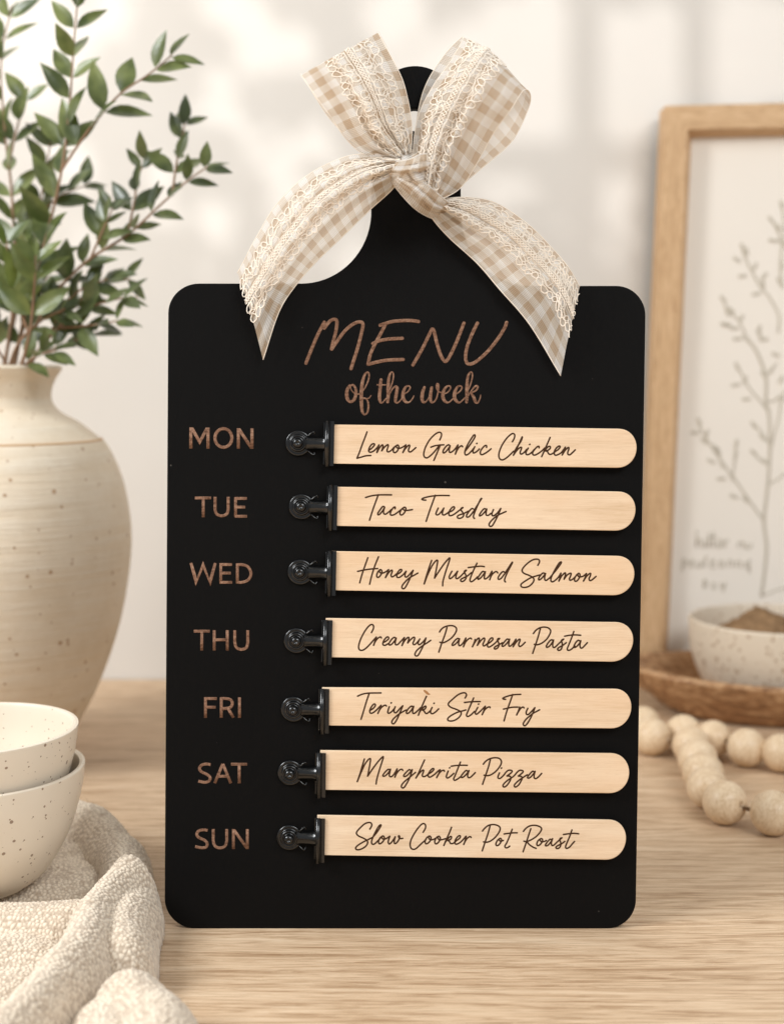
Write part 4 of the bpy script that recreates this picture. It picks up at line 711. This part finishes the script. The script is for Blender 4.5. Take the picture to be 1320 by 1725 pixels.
def ribbon(name, rows, label=None, lace_u=None, lace_v=(0, 1), width=9.6, vo=0.0, hang=0, seed=0, **kw):
    G = patch(rows, **kw); n, w = G.shape[:2]; mid = G[:, w // 2]
    L = np.concatenate([[0], np.cumsum(np.linalg.norm(np.diff(mid, axis=0), axis=1))]) * PXM
    wid = np.linalg.norm(np.diff(G, axis=1), axis=2).sum(1) * PXM
    UV = np.zeros((n, w, 2)); UV[:, :, 0] = np.linspace(0.06, width + .06, w)[None]; UV[:, :, 1] = (L / 15.2)[:, None] + vo
    m = MB(); m.grid(G, UV=UV); o = m.build(name, M_GING, bow)
    if label: o['label'] = label
    # stitched selvage cords
    m = MB()
    for j in (0, w - 1): m.tube(G[:, j], 0.00022, 6)
    m.build('selvage', M_LACE, o)
    if lace_u is None: return o
    dU, dV = np.gradient(G, axis=1), np.gradient(G, axis=0); N = np.cross(dU, dV); N /= np.linalg.norm(N, axis=2, keepdims=True) + 1e-12
    if N[..., 2].mean() < 0: N = -N
    i0, i1 = int(lace_v[0] * (n - 1)), int(lace_v[1] * (n - 1)); La, Lb = L[i0], L[i1] + hang
    rr = random.Random(seed); uc, uh = (lace_u[0] + lace_u[1]) / 2, (lace_u[1] - lace_u[0]) / 2
    def ev(a, b, lift):                       # a in -1..1 across the lace, b along the ribbon in pixels
        ext = max(0.0, b - L[i1]) if hang else 0.0
        fi = float(np.interp(min(b, L[i1]), L, np.arange(n))); fj = np.clip((uc + a * uh) * (w - 1), 0, w - 1.001); i, j = min(int(fi), n - 2), int(fj); p, q = fi - i, fj - j
        f = lambda Z: (Z[i, j] * (1 - p) + Z[i + 1, j] * p) * (1 - q) + (Z[i, j + 1] * (1 - p) + Z[i + 1, j + 1] * p) * q
        P = f(G) + f(N) * lift
        if ext: d = G[i1, int(fj)] - G[i1 - 3, int(fj)]; P = P + d / np.linalg.norm(d) * ext / PXM
        return P
    m = MB(); rad = 0.84 / PXM
    def line(pts, r=1.0, lift=0.00035, closed=False): m.tube(np.array([ev(a, b, lift + rr.uniform(-.00004, .00004)) for a, b in pts]), rad * r, 6, (0, 0, 1), 0.45, closed=closed)
    def oval(a, b, ra, rb, r=1.0, n_=9):
        ra *= rr.uniform(.85, 1.15); rb *= rr.uniform(.85, 1.15); t0 = rr.uniform(-.3, .3)
        line([(a + ra * math.cos(t + t0 * .3), b + rb * math.sin(t)) for t in np.linspace(0, 2 * math.pi, n_, endpoint=False)], r, 0.00035, True)
    U = 52.0; hw = 33.0                        # scallop length; nominal half width in pixels
    wv = lambda s, b: s * (0.70 + 0.22 * abs(math.sin(math.pi * b / U)) + 0.03 * math.sin(b * .31 + s))
    j1, j2 = rr.uniform(0, 6), rr.uniform(0, 6); rs = lambda t: math.copysign(abs(math.sin(t)) ** .5, math.sin(t))
    for s in (1, -1):
        for q in (1, -1):                      # antiphase pairs make chains of small eyelets
            line([(wv(s, x) + q * 5.2 / hw * rs(math.pi * (x + 2.0 * math.sin(x * .09 + j1)) / 12.5) + .012 * math.sin(x * .9 + q), x) for x in np.arange(La, Lb, 1.25)], 1.1)
            line([(wv(s, x) - s * .27 + q * 4.0 / hw * rs(math.pi * (x + 2.5 * math.sin(x * .08 + j2)) / 14.0 + .8) * (.6 + .4 * math.sin(x * .05 + s)), x) for x in np.arange(La, Lb, 1.4)], .95)
    b = La + 6
    while b < Lb - 8:
        for s in (1, -1):
            if rr.random() < .75: line([(wv(s, b) - s * .27, b), (s * .3, b + rr.uniform(-6, 6)), (s * .13, b + rr.uniform(-4, 10))], .85)
            if rr.random() < .35: oval(s * rr.uniform(.30, .44), b + rr.uniform(-4, 4), 5.5 / hw, 7.5, .95, 10)
        b += 9.5 * rr.uniform(.8, 1.25)
    for q in range(3):                         # braided middle
        line([(.12 * math.sin(x * math.pi / 9 + q * 2.09), x) for x in np.arange(La, Lb, 2.2)], 1.0, 0.0008 + .00012 * q)
    line([(.2 + .02 * math.sin(x * .2), x) for x in np.arange(La, Lb, 4)], .9); line([(-.2 + .02 * math.sin(x * .23), x) for x in np.arange(La, Lb, 4)], .9)
    m.build('lace_trim', M_LACE, o); return o
ribbon('bow_loop', [[(668, 272, 18), (680, 264, 24), (692, 256, 20)], [(612, 259, 12), (658, 240, 26), (694, 222, 17)], [(580, 230, 13), (636, 208, 28), (692, 196, 15)], [(560, 200, 14), (622, 174, 30), (686, 164, 15)], [(536, 168, 14), (602, 134, 29), (674, 125, 15)], [(508, 127, 10), (573, 90, 20), (637, 55, 10)],
                    [(516, 138, 2), (585, 105, 4), (655, 88, 4)], [(560, 205, 1.5), (620, 170, 2), (676, 150, 3)], [(618, 255, 5), (655, 245, 7), (688, 235, 6)]], 'left loop of the bow', (.30, .88), (0.03, .635), ripple=(3.4, 4.5, .6), seed=1)
ribbon('bow_loop', [[(708, 336, 28), (722, 341, 33), (740, 337, 22)], [(697, 285, 26), (728, 292, 33), (772, 319, 15)], [(697, 235, 16), (744, 240, 33), (795, 288, 18)], [(707, 188, 14), (768, 186, 35), (832, 222, 24)], [(730, 143, 14), (796, 138, 36), (861, 182, 28)], [(760, 100, 14), (818, 104, 30), (882, 151, 25)], [(780, 62, 8), (832, 92, 17), (893, 160, 13)],
                    [(751, 89, 4), (838, 122, 5), (888, 186, 4)], [(718, 140, 4), (800, 172, 4), (863, 236, 3)], [(703, 195, 5), (765, 230, 5), (818, 277, 5)], [(700, 262, 8), (735, 292, 10), (772, 316, 8)]], 'right loop of the bow', (.10, .66), (0.03, .62), ripple=(3.6, 4.5, 2.1), seed=2)
ribbon('bow_tail', [[(684, 263, 24), (680, 276, 26), (675, 292, 20)], [(640, 259, 15), (652, 284, 24), (661, 318, 12)], [(583, 263, 14), (605, 302, 22), (622, 354, 10)], [(517, 295, 13), (546, 344, 21), (578, 397, 10)], [(465, 345, 12), (499, 398, 17), (535, 438, 8)], [(429, 404, 10), (462, 452, 14), (500, 478, 7)], [(413, 435, 8), (438, 492, 12), (470, 525, 6)], [(400, 459, 6), (421, 522, 9), (443, 606, 5)]],
       'left tail of the bow', (.12, .66), (0.04, 1), hang=5, ripple=(3.2, 4.5, .2), seed=3)
ribbon('bow_tail', [[(718, 348, 12), (730, 343, 18), (744, 334, 14)], [(728, 368, 8), (758, 354, 19), (792, 332, 12)], [(756, 400, 6), (796, 377, 18), (838, 343, 12)], [(803, 443, 6), (848, 411, 16), (890, 378, 12)], [(841, 487, 6), (887, 453, 14), (930, 418, 10)], [(892, 547, 5), (928, 499, 12), (957, 450, 8)], [(944, 633, 4), (958, 562, 8), (976, 482, 5)]],
       'right tail of the bow', (.46, .95), (0.04, 1), hang=4, ripple=(2.8, 4, 1.0), seed=4)
def knot(rows, am, fr, ph, vo):
    G = patch(rows, 48, 14, (am, fr, ph), True); n, w = G.shape[:2]
    UV = np.zeros((n, w, 2)); UV[:, :, 0] = np.linspace(0, 4, w)[None]; UV[:, :, 1] = np.linspace(0, 5, n)[:, None] + vo
    m = MB(); m.grid(G, UV=UV); m.tube(G[:, 0], .0004, 6); m.tube(G[:, -1], .0004, 6)
    for fi in range(len(m.f)): m.uv.setdefault(fi, [(0.3, 0.3)] * len(m.f[fi]))
    return m
kn = knot([[(656, 276, 8), (674, 262, 22), (700, 248, 12)], [(656, 292, 16), (684, 276, 36), (716, 262, 24)], [(662, 308, 17), (694, 294, 40), (728, 282, 26)], [(678, 328, 15), (708, 314, 37), (740, 304, 23)], [(702, 350, 11), (722, 338, 28), (752, 330, 16)], [(726, 364, 3), (738, 353, 11), (756, 344, 6)]], 4.6, 4.0, .5, 0.3).build('knot', M_GING, bow)
knot([[(652, 300, 14), (660, 286, 30), (668, 272, 26)], [(674, 302, 26), (682, 286, 42), (690, 268, 38)], [(700, 300, 28), (706, 282, 43), (708, 260, 37)], [(724, 292, 18), (728, 276, 33), (726, 258, 28)]], 3.4, 2.6, .4, 1.6).build('fold', M_GING, kn)
knot([[(660, 308, 12), (668, 300, 27), (676, 292, 28)], [(680, 332, 16), (692, 316, 38), (704, 302, 38)], [(700, 352, 14), (712, 334, 37), (726, 316, 36)], [(724, 366, 8), (732, 350, 29), (744, 332, 28)], [(744, 370, 3), (750, 354, 14), (758, 342, 14)]], 3.8, 3.2, 2.2, 2.4).build('fold', M_GING, kn)
